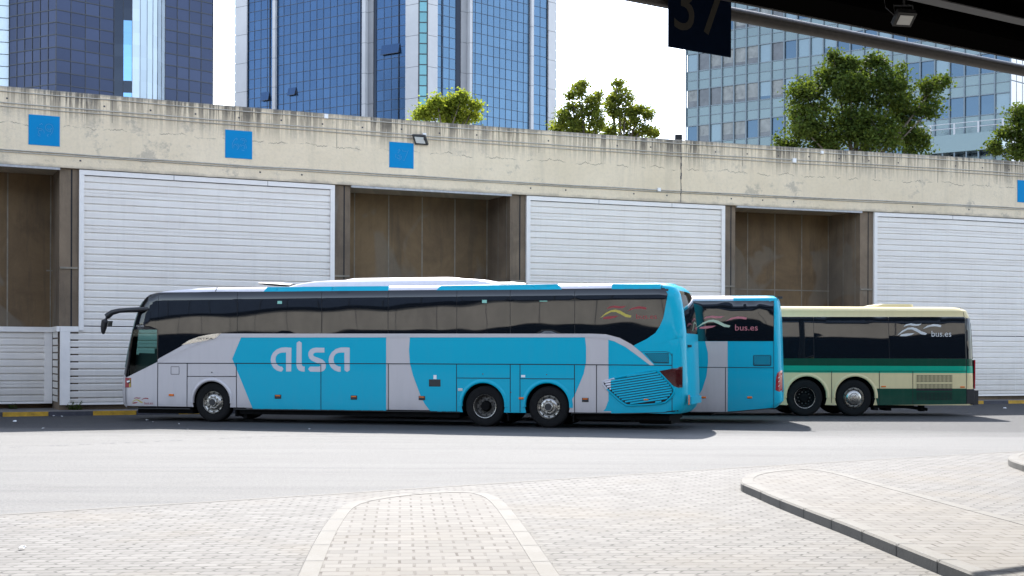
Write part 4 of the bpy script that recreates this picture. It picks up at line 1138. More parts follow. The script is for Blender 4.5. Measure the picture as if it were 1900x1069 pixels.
# roof edge fields
S_([(488, 541), (494, 532.5), (720, 530.5), (719.5, 539.5)], .004, 1, arches=False)
S_([(809, 538.5), (816, 530.0), (1034, 527), (1042, 537)], .004, 1, arches=False)
S_([(1134.5, 536.8), (1134.5, 526.5), (1246, 526.5), (1250, 536)], .004, 1, arches=False)
S_([(1241, 536.5), (1255, 536.5), (1262, 560), (1266, 626), (1180, 650), (1200, 629), (1216, 618), (1224, 606), (1231, 590)], .0105, 1, arches=False, step=(.05, .1))
# pale belt moulding sweeping down at the rear
S_([(405, 619), (1100, 619.3), (1125, 620.5), (1150, 627), (1172, 639), (1190, 654), (1214, 677.5), (1206, 677.5), (1180, 658), (1160, 643.5), (1140, 633.5), (1118, 627.5), (1095, 626), (400, 626.3)], .012, 0, arches=False)
S_([(293, 667), (340, 640.5), (380, 626), (405, 619), (410, 626.5), (380, 634), (345, 648), (293, 674)], .010, 0, arches=False)
# seams
def L_(pts, w_=.018, off=.008, m=5): sk.line(mb, pts, w_, off, m)
L_([(293, 674), (600, 674.6), (1000, 676.2), (1247, 678)], .022)
L_([(293, 664), (292.5, 757)]); L_([(347.5, 674), (347, 757)]); L_([(438.6, 674), (439, 758)]); L_([(347.5, 698.3), (438.8, 698.6)])
for x, y0, y1 in ((595.6, 675, 760), (720.5, 675, 762), (847.2, 676, 764), (946.8, 676, 765), (965, 676, 765), (1066, 677, 766), (1106.8, 677, 766.5), (1247, 656, 763)): L_([(x, y0), (x, y1)])
L_([(847.5, 701.5), (946.8, 702)]); L_([(965, 702.8), (1066, 703.2)])
L_([(317.5, 680.5), (332.5, 680.5), (332.5, 694.5), (317.5, 694.5), (317.5, 680.5)], .010)
L_([(401, 533), (398, 541)], .02); L_([(1227.5, 526), (1227, 536)], .015)
L_([(1188, 653), (1236, 652.3), (1243, 655), (1246.5, 660)], .012)
# sill shadow line under the skirt
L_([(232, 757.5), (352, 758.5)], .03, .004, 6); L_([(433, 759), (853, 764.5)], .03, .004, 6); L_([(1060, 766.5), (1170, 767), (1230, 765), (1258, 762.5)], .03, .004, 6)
# bottom wedge and front bumper edge
S_([(232, 757), (225, 752), (222, 700), (233.5, 699), (233.5, 757)], .004, 0, arches=False); L_([(233, 700), (232.5, 757)], .015)
mb.build('body', mats1, b1, smooth=32)
# window panes: each its own part
top = lambda x: interp([(259, 553.5), (275, 550.5), (295, 548), (322, 544.3), (355, 542.3), (397, 541), (490, 541.2), (600, 540), (800, 538.7), (1100, 536.7), (1241, 535.8)])(x)
def pane(pts, off=.006):
    m_ = MB(); sk.addpx(m_, pts, .0095, 0, step=(.15, .1), arches=False); o_ = m_.build('window', M['glass'], b1, smooth=40); return o_
def toprow(x0, x1, n_=6): return [(x0+(x1-x0)*i/n_, top(x0+(x1-x0)*i/n_)) for i in range(n_+1)]
seams = [294.6, 440.5, 597, 720.3, 847.8, 946.8, 1066.5]
g = .45
pane(toprow(295, 440.1)+[(440.1, 619), (405, 619), (380, 626), (340, 640.5), (293.3, 666)])
for a_, b_ in zip(seams[1:-1], seams[2:]): pane(toprow(a_+g, b_-g)+[(b_-g, 619.2), (a_+g, 619.2)])
pane(toprow(1067, 1240)+[(1238, 548), (1231, 590), (1224, 606), (1216, 618), (1200, 629), (1174, 642), (1150, 627), (1125, 620.5), (1100, 619.3), (1067, 619.2)])
pane([(260.5, 554)]+[(275, 550.5), (294.2, 548)]+[(294.2, 611), (246.5, 611), (252, 580)])
m_ = MB()
sk.addpx(m_, [(241, 611), (247, 611), (237.5, 699), (233, 700), (224, 695), (229, 655)], .006, 0, step=(.05, .1), arches=False)
sk.addpx(m_, [(291.5, 611), (294.5, 611), (294.5, 666), (291.5, 672)], .006, 0, step=None, arches=False)
sk.addpx(m_, [(249, 573), (252, 580), (246.5, 611), (240.5, 611)], .006, 0, step=None, arches=False)
m_.build('cab_pillar', M['gloss_black'], b1, smooth=40)
for k, yy in ((0, .03), (1, WID-.03)):
    m_ = MB(); m_.quad([(u, yy, z) for u, z in cabp]); m_.build('cab_window', M['cab_glass'], b1)
# windscreen following the nose
m_ = MB(); rows = []
for z in [1.45+i*.15 for i in range(13)]:
    f = S1.xf(z)-.012; ins = S1.inset(z); K = 6; rw = []
    rw += [(f+S1.Rf*(1-math.cos(R(90)*k/K)), ins-.012+S1.Rf*(1-math.sin(R(90)*k/K))) for k in range(3, -1, -1)]
    for k in range(1, 12): v = k/12; rw.append((f-S1.bulge_f*math.sin(math.pi*v), ins+S1.Rf+(WID-2*ins-2*S1.Rf)*v))
    rw += [(f+S1.Rf*(1-math.cos(R(90)*k/K)), WID-ins-S1.Rf+S1.Rf*math.sin(R(90)*k/K)) for k in range(0, 4)]
    rows.append([(x, y, z) for x, y in rw])
m_.grid(rows); m_.build('windscreen', M['cab_glass'], b1, smooth=60)
# cab interior
u0, z0 = S1.uz(240, 700); u1, z1 = S1.uz(291, 655)
m_ = MB(); m_.quad([(u0, .25, z0), (u1, .25, z0-.1), (u1, .25, z1-.02), (u0+.15, .25, z1)]); m_.box(u0-.05, u0+.55, .3, 2.2, z0-.25, z1-.05); m_.box(u1-.35, u1-.02, .5, 1.1, z0-.1, z1+.12)
m_.build('dashboard', M['black'], b1)
m_ = MB(); uc, zc = S1.uz(267, 661); rows = []
for i in range(21):
    t = 2*math.pi*i/20; ctr = Vector((uc+.20*math.cos(t)*.45, .75+.23*math.sin(t), zc+.20*math.cos(t)*.6))
    rows.append(ctr)
m_.tube(rows, .018, 6, cap=False); m_.tube([(uc, .75, zc), (uc-.1, .75, zc-.3)], .03, 6); m_.build('steering_wheel', M['black'], b1, smooth=60)
# mirror
m_ = MB(); pm = [(275, 573.5, 3.5), (258, 574.5, 5), (240, 575.2, 4.6), (222, 576.5, 4.6), (208, 580, 5.2), (199, 587, 6.2), (195, 596, 6.8), (192.5, 607, 6), (191.5, 616, 4), (192, 620, 2)]
pts = []; rad = []
for i, (x, y, r) in enumerate(pm): u, z = S1.uz(x, y, -.12 if i else .02); pts.append((u, -.12 if i else .02, z)); rad.append(r/70)
m_.tube(pts, rad, 10); m_.build('mirror_arm', M['black'], b1, smooth=60)
m_ = MB(); u0, z0 = S1.uz(196, 612, -.2); u1, z1 = S1.uz(201, 592, -.2)
m_.box(u0+.06, u1-.05, -.22, -.02, z0+.08, z1-.05, 0, lambda x, y, z: (x+(z-z0)*.22, y, z)); m_.build('mirror_glass_housing', M['rim_dark'], b1)
m_ = MB(); m_.tube([S1.uz(222, 686)+(0,) for _ in range(1)]*1+[S1.uz(215, 687)+(0,)], .03, 6) if False else None
# chrome wedge by the belt
sk.shapepx('chrome_trim', P('bright_trim', (.75, .70, .62), .15, 1.0), b1, [[(337, 640.5), (352, 631), (372, 624), (392, 620), (411, 618.3), (400, 628), (380, 632.5), (358, 637)]], .02, arches=False)
L1 = lambda pts: [(480+x/5.9375, 640+y/5.9375) for x, y in pts]
a1 = [(362, 32), (300, 27), (250, 30), (200, 50), (160, 85), (140, 125), (133, 170), (142, 215), (165, 255), (200, 282), (240, 294), (256, 293), (273, 264), (257, 240), (240, 239), (212, 225), (193, 198), (186, 165), (190, 132), (208, 105), (235, 90), (265, 84), (303, 84), (303, 293), (359, 293)]
l1 = [(420, -24), (447, -42), (475, -22), (474, 205), (478, 226), (488, 237), (509, 240), (506, 294), (475, 293), (443, 280), (424, 255), (417, 225)]
s1 = [(725, 33), (725, 84), (640, 84), (615, 88), (602, 101), (604, 118), (620, 130), (665, 146), (705, 163), (730, 188), (741, 222), (738, 255), (722, 281), (695, 294), (660, 297), (566, 294), (546, 267), (565, 240), (660, 240), (680, 235), (682, 222), (670, 208), (625, 192), (585, 173), (560, 150), (548, 118), (550, 82), (568, 53), (598, 36), (635, 30)]
a2 = [(1004, 32), (960, 27), (905, 29), (850, 45), (805, 82), (780, 125), (771, 170), (778, 212), (800, 250), (835, 280), (878, 296), (904, 297), (904, 240), (880, 237), (848, 220), (830, 192), (825, 160), (832, 125), (852, 100), (880, 87), (915, 84), (946, 84), (946, 278), (974, 299), (1003, 280)]
sk.shapepx('lettering', M['logo'], b1, [L1(q) for q in (a1, l1, s1, a2)], .0065, step=None, arches=False)
m_ = MB(); sk.line(m_, [(500, 674.4), (655, 674.8)], .022, .010, 0); sk.line(m_, [(595.6, 675), (595.6, 692)], .018, .010, 0); m_.build('door_seam', M['seam'], b1)
emblem(sk, b1, 1113, 567.3, 1/5.94, 1/5.94, .012, M['yellow'], M['red']); sk.text('lettering', 'bus.es', (1180.5, 583, 1219, 591.5), M['red'], b1, .012)
emblem(sk, b1, 243.5, 737.5, .0625*1.0, .078, .006, M['yellow'], M['red']); sk.text('lettering', 'bus.es', (268, 745.5, 284, 750.5), M['red'], b1, .006)
sk.text('lettering', '5541HD', (252.5, 603.5, 267, 607), M['light_grey'], b1, .012)
sk.text('lettering', 'SETRA', (366, 626.7, 396, 630.2), M['seam'], b1, .024)
# warning sticker
sk.box('warning_sticker', M['red'], b1, 232.2, 701, 243.8, 719.2, .004)
m_ = MB(); sk.addpx(m_, [(233.3, 703.5), (242.8, 703.5), (242.8, 718), (233.3, 718)], .008, 0, step=None); sk.addpx(m_, [(234, 704.5), (242.3, 704.5), (242.3, 711), (234, 713)], .011, 1, step=None)
sk.addpx(m_, [(235, 707), (241, 705.8), (241.5, 708.5), (236, 710)], .014, 2, step=None); m_.build('warning_sign_print', [M['yellow'], M['black'], M['white_flat']], b1)
# side markers and other fittings
for x, y, big_ in ((516, 736, 1), (656.8, 737.6, 1), (783, 738.6, 1), (1086, 742, 1), (318, 733, 0), (967.5, 739, 0), (1199.3, 741.5, 0)):
    if big_: sk.box('marker_housing', M['black'], b1, x-6, y-3.8, x+6, y+4, .018); sk.box('side_marker', M['orange'], b1, x-4.8, y-2.9, x+4.6, y-.3, .026)
    else: sk.box('side_marker', M['orange'], b1, x-4.6, y-2, x+4.6, y+2.2, .03)
sk.box('access_plate', M['black'], b1, 796, 704, 817.5, 717.5, .012); sk.box('label_plate', M['white_flat'], b1, 804.5, 696, 810, 703.7, .008)
sk.box('fuel_lock', M['light_grey'], b1, 850, 720.5, 858.5, 725.5, .015); sk.box('label_plate', M['white_flat'], b1, 967.2, 696, 974.5, 700.2, .008)
for x, y in ((393, 691), (896, 694), (1014.5, 695), (933, 728), (948, 728)): sk.box('lock', M['rim_dark'], b1, x-1.1, y-1, x+1.1, y+1, .012)
for x0, y0, x1, y1 in ((514.5, 558, 524, 564.5), (894, 556, 904, 563), (1001, 557.8, 1016, 559.8)): sk.box('window_sticker', M['sticker'], b1, x0, y0, x1, y1, .010)
# upper diagonal vent
m_ = MB(); sk.addpx(m_, [(1196, 655.5), (1240.5, 655), (1241, 674.3), (1214, 674.3)], .012, 0, step=(.3, .1))
poly = sk.px([(1197, 656), (1240, 655.5), (1240.5, 673.8), (1214.5, 673.8)])
k = 0; u0 = poly[0][0]-.3
zlo, zhi = poly[3][1], poly[0][1]
while u0 < poly[1][0]+.1:
    segp = []
    for q in range(13):
        z = zlo+(zhi-zlo)*q/12; u = u0+(z-zlo)*.8
        if in_poly((u, z), poly): segp.append((u, z))
    if len(segp) > 1: sk.line(m_, [segp[0], segp[-1]], .020, .018, 1, px=False)
    u0 += .055
m_.build('vent_grille', [M['seam'], M['cyan']], b1)
# big slanted louvre
LV = smoothpoly([(1117, 713), (1124, 705), (1160, 697), (1212, 686.5), (1224, 689.5), (1240, 706), (1252, 721), (1251.5, 732), (1240, 745), (1226, 751), (1172, 754.5), (1157, 751), (1136, 734)], 2)
LI = smoothpoly([(1121, 713), (1127, 707.5), (1162, 700), (1210, 690), (1221, 692.5), (1237, 708), (1248, 722), (1247, 731), (1238, 741.5), (1224, 747.5), (1173, 750.5), (1159, 747.5), (1139, 731)], 2)
m_ = MB(); n_ = len(LV); a_ = sk.px(LV); b_ = sk.px(LI)
rows = [[(u, S1.y(u, z)-.004, z) for u, z in a_], [(u, S1.y(u, z)-.05, z) for u, z in [((p[0]*.6+q[0]*.4), (p[1]*.6+q[1]*.4)) for p, q in zip(a_, b_)]], [(u, S1.y(u, z)-.02, z) for u, z in b_]]
wsplit = U(1133.8, 710)
m_.grid(rows, closed=True, mf=lambda i, j: 1 if rows[0][j][0] < wsplit else 0)
LIz = b_; m_2 = []
sk.add(m_, LIz, .018, 2, step=(.4, .1))
z0 = min(p[1] for p in LIz)-.6; zt = max(p[1] for p in LIz); xL = min(p[0] for p in LIz); xR = max(p[0] for p in LIz); sl_ = .16
zz = z0
while zz < zt+.1:
    run = []
    for q in range(81):
        u = xL+(xR-xL)*q/80; z = zz+(u-xL)*sl_
        if in_poly((u, z), LIz): run.append((u, z))
    if len(run) > 1:
        for a0, b0, mm in ((run[0], (min(run[-1][0], wsplit), 0), 1), ((max(run[0][0], wsplit), 0), run[-1], 0)):
            ua, ub = a0[0], b0[0]
            if ub-ua < .02: continue
            fz_ = lambda u: zz+(u-xL)*sl_
            r1 = []; r2 = []; r3 = []
            for q in range(9):
                u = ua+(ub-ua)*q/8; z = fz_(u); r1.append((u, S1.y(u, z)-.050, z)); r2.append((u, S1.y(u, z)-.046, z+.04)); r3.append((u, S1.y(u, z)-.022, z+.046))
            m_.grid([r1, r2, r3], mm)
    zz += .062
m_.build('engine_louvre', [M['cyan'], M['white'], M['seam']], b1)
for x, y in ((1199.3, 741.5),): sk.box('side_marker', M['orange'], b1, x-4.6, y-1.7, x+4.6, y+1.7, .065)
# tail lamp wrapping the corner
sk.shapepx('tail_light', M['lamp_red'], b1, [[(1223.5, 688.5), (1246, 684.5), (1262.5, 680.5), (1266, 680.2), (1266, 719), (1258, 719.5), (1250, 716), (1238, 704)]], .016, step=(.04, .08), arches=False)
# rear face fittings
rx = S1.xr(1.0)
m_ = MB(); m_.box(rx+.03, rx+.07, .35, 2.1, .62, .80); m_.build('bumper_step', M['cyan'], b1)
m_ = MB(); m_.box(rx+.03, rx+.05, .10, .24, .62, .86); m_.build('reflector', M['orange'], b1)
m_ = MB(); m_.box(S1.xr(2.2)-.02, S1.xr(2.2)+.10, .33, .45, 2.02, 2.08); m_.build('rear_camera', M['black'], b1)
m_ = MB(); u0, u1 = U(1030), U(1262); m_.box(.5, U(350), .25, 2.25, .2, .36); m_.box(U(440), U(850), .15, 2.35, .22, .345); m_.box(U(1062), U(1240), .2, 2.3, .22, .345)
m_.box(U(1180), U(1240), .5, 1.9, .12, .22); m_.box(U(446), U(452), .2, .5, .1, .3)
for uu in (U(435), U(941), U(1062)): m_.box(uu, uu+.03, .06, .5, .16, .5)
m_.build('underbody', M['under'], b1)
# roof pod, hatches
def loft(par, name, mats, loops, y0s, m=0):
    """loops: list of (z, u0, u1, yin, r)"""
    mb = MB(); rows = []
    for z, u0, u1, yi, r in loops:
        lp = []
        for cx_, cy_, a0 in ((u0+r, yi+r, 180), (u1-r, yi+r, 270), (u1-r, WID-yi-r, 0), (u0+r, WID-yi-r, 90)):
            for k in range(6): t = R(a0+90*k/5); lp.append((cx_+r*math.cos(t), cy_+r*math.sin(t), z))
        rows.append(lp)
    mb.grid(rows, closed=True); n = len(rows[0]); mb.f.append(tuple((len(rows)-1)*n+i for i in range(n))); mb.m.append(0)
    return mb.build(name, mats, par, smooth=35)
zz = lambda py, px: S1.uz(px, py, .4)[1]; uu = lambda px, py: S1.uz(px, py, .4)[0]
loft(b1, 'roof_pod', M['white'], [(3.56, uu(524, 532), uu(928, 529), .33, .25), (3.60, uu(529, 530), uu(925, 527), .34, .25), (zz(525.5, 700), uu(546, 525), uu(916, 523), .36, .3), (zz(521, 700), uu(572, 521), uu(900, 521), .40, .35), (zz(519, 700), uu(605, 519), uu(880, 519), .47, .4), (zz(518, 700), uu(640, 519), uu(860, 519), .55, .4)], None)
loft(b1, 'roof_vent', M['white'], [(zz(520, 700), uu(622, 519), uu(872, 520), .62, .25), (zz(516.8, 700), uu(632, 517), uu(852, 517), .64, .25), (zz(514.8, 700), uu(640, 515), uu(836, 515), .70, .25), (zz(514.2, 700), uu(650, 514), uu(826, 514), .8, .2)], None)
m_ = MB(); m_.tube([(uu(470, 524.5), .9, zz(524.5, 470)), (uu(500, 526), .9, zz(526, 500)), (uu(530, 528), .9, zz(528, 530))], [.035, .05, .04], 8, flat=6); m_.build('roof_hatch', M['black'], b1, smooth=60)
m_ = MB(); m_.tube([(uu(915, 524), .9, zz(524, 915)), (uu(945, 524.8), .9, zz(524.8, 945)), (uu(968, 526), .9, zz(526, 968))], [.03, .045, .03], 8, flat=6); m_.build('roof_hatch', M['black'], b1, smooth=60)
sk.line(MB(), [(0, 0), (1, 1)], .01, 0, 0)
axles(b1, S1, wh1, ar1[:1], M['silver'])
axles(b1, S1, [], ar1[1:], M['cyan'])

# ---------------------------------------------------------------- BUS 2
S2 = Side(39.33, -.2, None, X0=7.02-12.4)
S2.Rf, S2.Rr, S2.bulge_f, S2.bulge_r = .35, .22, .1, .03
U2 = lambda px, py=620: S2.uz(px, py)[0]
S2.xf = interp([(0, .0), (1.2, 0), (3.0, .35), (3.3, .6), (3.46, 1.2)])
S2.xr = interp([(S2.uz(x, y)[1], S2.uz(x, y)[0]-.02) for y, x in [(765, 1440), (757, 1451.5), (740, 1453), (690, 1452.5), (640, 1451), (590, 1449.5), (565, 1447.5), (553, 1444), (548.5, 1436)]])
S2.inset = interp([(0, .02), (.5, .0), (2.2, 0), (3.25, .0), (3.36, .045)])
zt2 = S2.uz(1380, 548.3)[1]
b2 = empty('coach', S2.org, S2.rot, label='second sky blue coach half hidden behind the nearest coach, only its rear half showing', cat='bus', group='coaches parked along the wall')
wh2 = [((2.9, .5), .5, 'chrome'), ((8.6, .5), .5, 'deep')]; ar2 = [((2.9, .52), .56), ((8.6, .52), .56)]
def mf2(c):
    x, y, z = c
    if z < .34: return 2
    if z > zt2-.12: return 4 if x < U2(1351) else 1
    if x > S2.xr(z)-.2: return 1
    if x < S2.xf(z)+.3 and 1.2 < z < 3.2: return 3
    return 1
mb = body_loops(S2, [.32, .38, .6, .9, 1.2, 1.5, 1.9, 2.2, 2.5, 2.8, 3.05, zt2-.13, zt2-.07], [(zt2-.03, .12), (zt2-.005, .2), (zt2+.01, .5)], mf2)
for v_i, v_ in enumerate(mb.v):                              # the tail sweeps up
    if v_[2] < .5 and v_[0] > U2(1350): mb.v[v_i] = (v_[0], v_[1], v_[2]+(v_[0]-U2(1350))*.085*(1 if v_[2] < .4 else .5))
me = cut(mb, mats1, [well(c, r, s_) for c, r in ar2 for s_ in (0, 1)], 2); mb = MB(); mb.add_mesh(me)
sk = Skin(S2, ar2)
sk.addpx(mb, [(1308.5, 633.5), (1350, 633.5), (1350, 764.3), (1276, 764), (1290, 745), (1303, 723), (1311, 698), (1314, 672), (1313.5, 655)], .005, 0)
sk.add(mb, [(4.2, .4), (5.6, .4), (5.6, 2.2), (4.2, 2.2)], .005, 0)
L_([(1240, 681), (1435.5, 682.6)], .016); L_([(1346, 682), (1346, 764)]); L_([(1435.6, 558), (1435.6, 756)], .012)
L_([(1281, 765), (1350, 765)], .03, .004, 6); L_([(1350, 765), (1436, 757.5)], .03, .004, 6)
mb.build('body', mats1, b2, smooth=32)
m_ = MB(); sk.addpx(m_, [(1200, 558.5), (1435.3, 558), (1435.3, 633), (1200, 633)], .008, 0, arches=False); m_.build('window', M['glass'], b2, smooth=40)
for a_, b_ in ((.9, 3.6), (3.62, 6.0), (6.02, S2.uz(1199.5, 600)[0])):
    m_ = MB(); sk.add(m_, [(a_, S2.uz(1300, 633)[1]), (b_, S2.uz(1300, 633)[1]), (b_, S2.uz(1300, 558.5)[1]), (a_, S2.uz(1300, 558.5)[1])], .008, 0, arches=False); m_.build('window', M['glass'], b2, smooth=40)
m_ = MB(); sk.addpx(m_, [(1397.5, 661), (1399.5, 659), (1429, 659), (1431, 661), (1431, 677), (1429, 679), (1399.5, 679), (1397.5, 677)], .008, 0, step=None)
poly = sk.px([(1398.5, 660), (1430, 660), (1430, 678), (1398.5, 678)]); zlo, zhi = poly[3][1], poly[0][1]; u0 = poly[0][0]-.3
while u0 < poly[1][0]:
    segp = [(u0+(zlo+(zhi-zlo)*q/14-zlo)*.9, zlo+(zhi-zlo)*q/14) for q in range(15)]; segp = [p for p in segp if in_poly(p, poly)]
    if len(segp) > 1: sk.line(m_, [segp[0], segp[-1]], .026, .014, 1, px=False)
    u0 += .062
m_.build('vent_grille', [M['seam'], M['cyan']], b2)
emblem(sk, b2, 1291.4, 586, 1.086/5.94, .98/5.94, .013, M['pale_green'], M['pink']); sk.text('lettering', 'bus.es', (1364, 602.3, 1406, 613.4), M['pink'], b2, .013)
sk.shapepx('tail_light', M['lamp_red_bright'], b2, [[(1440, 700), (1442.5, 692), (1448, 688), (1452, 687), (1452, 728), (1446, 727), (1439, 724)]], .012, step=(.03, .08), arches=False)
for y in (699, 706.5, 714.5): sk.shapepx('lamp_bar', M['white_flat'], b2, [[(1444, y+2), (1447, y), (1451.5, y-.6), (1451.5, y+1.6), (1444, y+3)]], .017, step=(.05, .1), arches=False)
for x in (1305.7, 1391): sk.box('side_marker', M['orange'], b2, x-4.4, 735.6, x+4.4, 739.4, .02)
m_ = MB(); m_.box(S2.xr(3.3)-.02, S2.xr(3.3)+.11, .2, .32, zt2-.08, zt2-.02); m_.build('rear_camera', M['black'], b2)
m_ = MB(); m_.box(.3, 2.3, .2, 2.3, .2, .33); m_.box(3.5, 8, .2, 2.3, .2, .33); m_.box(9.2, S2.xr(1)-1.9, .2, 2.3, .2, .33); m_.build('underbody', M['under'], b2)
axles(b2, S2, wh2, ar2, M['cyan'])

# ---------------------------------------------------------------- BUS 3
c3 = 43.05-.04*8.88
S3 = Side(c3, .04, None, X0=14.05-13.0)
S3.Rf, S3.Rr, S3.bulge_f, S3.bulge_r = .35, .25, .1, .04
U3 = lambda px, py=620: S3.uz(px, py)[0]
S3.xf = interp([(0, .0), (1.2, 0), (3.0, .3), (3.3, .6)])
S3.xr = interp([(S3.uz(x, y)[1], S3.uz(x, y)[0]-.02) for y, x in [(751, 1811), (722, 1811.5), (660, 1810.5), (620, 1809), (600, 1807), (585, 1804), (577, 1800), (571.5, 1790), (569.5, 1780)]])
S3.inset = interp([(0, .02), (.5, .0), (1.7, 0), (2.95, .014), (3.1, .04)])
zt3 = S3.uz(1650, 569)[1]
b3 = empty('coach', S3.org, S3.rot, label='green and cream bus with two rear axles parked farthest to the right', cat='bus', group='coaches parked along the wall')
rw = .555
wh3 = [((2.8, rw), rw, 'plain'), ((S3.uz(1494, 740)[0], rw), rw, 'plain'), ((S3.uz(1585, 740)[0], rw), rw, 'cap')]
ar3 = [((2.8, .58), .62), ((S3.uz(1496.5, 740)[0], .60), .62), ((S3.uz(1586.5, 740)[0], .60), .62)]
mats3 = [M['cream'], M['green_dark'], M['under'], M['glass'], M['green_light'], M['seam'], M['black']]
zA, zB, zC, zD, zE = [S3.uz(1650, y)[1] for y in (588, 665.5, 679, 692, 721)]
def mf3(c):
    x, y, z = c
    if z < .36: return 2
    if z > zA-.02: return 0
    if z > zB: return 3 if x > S3.xr(z)-.22 or x < S3.xf(z)+.3 else 6
    if z > zC: return 1
    if z > zD: return 4
    return 0
mb = body_loops(S3, [.34, .40, .6, zE, zD, zC, 1.75, zB, 2.0, 2.3, 2.6, 2.8, zA-.03, zA, zA+.12, zt3-.12], [(zt3-.05, .11), (zt3-.015, .2), (zt3, .32), (zt3+.02, .7)], mf3)
me = cut(mb, mats3, [well(c, r, s_) for c, r in ar3 for s_ in (0, 1)], 2); mb = MB(); mb.add_mesh(me)
sk = Skin(S3, ar3)
ur = S3.xr(.8)-.02
sk.add(mb, [(0.4, zC), (ur, zC), (ur, zB), (0.4, zB)], .004, 1); sk.add(mb, [(.4, zD), (ur, zD), (ur, zC), (.4, zC)], .004, 4)
sk.addpx(mb, [(1621, 721), (1793, 721), (1793, 749.8), (1628, 752)], .004, 1); sk.addpx(mb, [(1795, 693), (1806, 693), (1806, 721), (1795, 721)], .004, 0)
L_([(1440, 688.6), (1793, 688.8)], .016); L_([(1543, 689), (1543, 748)]); L_([(1631.5, 689), (1631.5, 752)]); L_([(1693.6, 689), (1693.6, 751)]); L_([(1793.3, 588), (1793.3, 750)], .014)
L_([(1787, 570), (1789.5, 588)], .014); L_([(1450, 577.5), (1788, 578)], .02, .005, 0)
mb.build('body', mats3, b3, smooth=32)
def pane3(pts):
    m_ = MB(); sk.addpx(m_, pts, .006, 0, step=(.4, .1), arches=False); m_.build('window', M['glass'], b3, smooth=40)
pane3([(1400, 588), (1509.3, 588), (1510, 665), (1400, 665)]); pane3([(1510, 588), (1648, 588), (1650, 665), (1510.7, 665)]); pane3([(1648.8, 588), (1789.8, 588), (1791.5, 665.3), (1650.7, 665.2)])
pane3([(1790.5, 588.5), (1799, 589), (1804, 600), (1807, 640), (1807.5, 665.5), (1792.3, 665.4)])
um = S3.uz(1399.5, 620)[0]
for a_, b_ in ((.6, 2.8), (2.82, um)):
    m_ = MB(); sk.add(m_, [(a_, zB), (b_, zB), (b_, zA), (a_, zA)], .006, 0, arches=False); m_.build('window', M['glass'], b3, smooth=40)
emblem(sk, b3, 1664.2, 600.2, .168*.95, .168*.97, .012, M['light_grey'], M['light_grey']); sk.text('lettering', 'bus.es', (1728.4, 614, 1765, 624.8), M['light_grey'], b3, .012)
m_ = MB()
for y0, y1, bm_ in ((696, 709.2, 0), (712.2, 725, 0), (728, 742, 1)):
    sk.addpx(m_, [(1700, y0), (1767, y0), (1767, y1), (1700, y1)], .008, 2, step=None)
    x = 1700.8
    while x < 1767: sk.line(m_, [(x, y0+.4), (x, min(y1-.4, 720.8) if not bm_ else y1-.4)], .02, .016, bm_); x += 2.45
sk.line(m_, [(1700, 710.7), (1767, 710.7)], .05, .014, 0)
m_.build('vent_grille', [M['cream'], M['green_dark'], M['seam']], b3)
for x, y in ((1639.3, 717.3), (1785.8, 718.2)): sk.box('side_marker', M['orange'], b3, x-4.2, y-1.3, x+4.2, y+1.3, .02)
sk.box('bumper', M['black'], b3, 1793.8, 722, 1808, 749.5, .03)
m_ = MB(); uR = S3.xr(.7); m_.box(uR-.3, uR+.10, .03, WID-.03, .36, .80); m_.build('bumper', M['black'], b3)
m_ = MB(); m_.box(uR+.0, uR+.035, .12, .26, .84, 1.72); m_.build('tail_light', M['lamp_red_bright'], b3)
u3 = lambda px, py: S3.uz(px, py, .5)
loft(b3, 'roof_hatch', M['cream'], [(zt3-.02, u3(1625, 566)[0], u3(1696, 566)[0], .5, .12), (u3(1660, 566.3)[1], u3(1626, 566)[0], u3(1696, 566)[0], .5, .12), (u3(1660, 564)[1], u3(1634, 564)[0], u3(1695, 564)[0], .53, .12)], None)
m_ = MB(); m_.box(.3, 2.1, .2, 2.3, .2, .36); m_.box(3.5, U3(1455), .2, 2.3, .2, .36); m_.build('underbody', M['under'], b3)
m_ = MB(); m_.box(U3(1630), U3(1700), .2, 2.3, .24, .37); m_.box(U3(1650), U3(1660), .3, 1, .16, .3); m_.box(U3(1715), U3(1722), .3, .6, .14, .37); m_.tube([(U3(1680), .4, .3), (U3(1728), .35, .2)], .05, 8)
m_.box(U3(1619), U3(1626), .06, .45, .18, .6, 0, lambda x, y, z: (x+(.6-z)*.22, y, z)); m_.build('underbody', M['under'], b3)
axles(b3, S3, wh3, ar3, M['cream'])

# ================================================================== CANOPY, SIGN, LAMP NEAR THE CAMERA
can = empty('platform_canopy', (0, 0, 0), label='dark steel platform canopy with an outrigger pipe in the upper right corner', cat='canopy')
mC = .704; LC = math.sqrt(1+mC*mC)
def cl(X, aa, z): return (X, aa+mC*X, z)                      # point on the line offset aa
HCN = 5.94
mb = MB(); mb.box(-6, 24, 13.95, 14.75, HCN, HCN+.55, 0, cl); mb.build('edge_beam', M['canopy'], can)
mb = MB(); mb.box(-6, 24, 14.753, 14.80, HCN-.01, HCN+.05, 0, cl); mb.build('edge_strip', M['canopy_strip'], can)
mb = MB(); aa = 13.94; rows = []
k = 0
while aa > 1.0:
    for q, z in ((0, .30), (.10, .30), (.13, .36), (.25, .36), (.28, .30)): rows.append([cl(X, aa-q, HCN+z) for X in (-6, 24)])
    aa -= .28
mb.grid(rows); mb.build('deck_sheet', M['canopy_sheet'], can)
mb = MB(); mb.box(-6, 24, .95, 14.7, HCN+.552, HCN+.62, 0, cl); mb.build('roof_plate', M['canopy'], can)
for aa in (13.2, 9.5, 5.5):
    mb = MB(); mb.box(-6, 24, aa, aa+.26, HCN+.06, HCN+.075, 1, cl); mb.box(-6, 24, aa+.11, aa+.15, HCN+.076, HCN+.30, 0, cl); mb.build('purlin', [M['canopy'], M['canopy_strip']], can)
mb = MB()
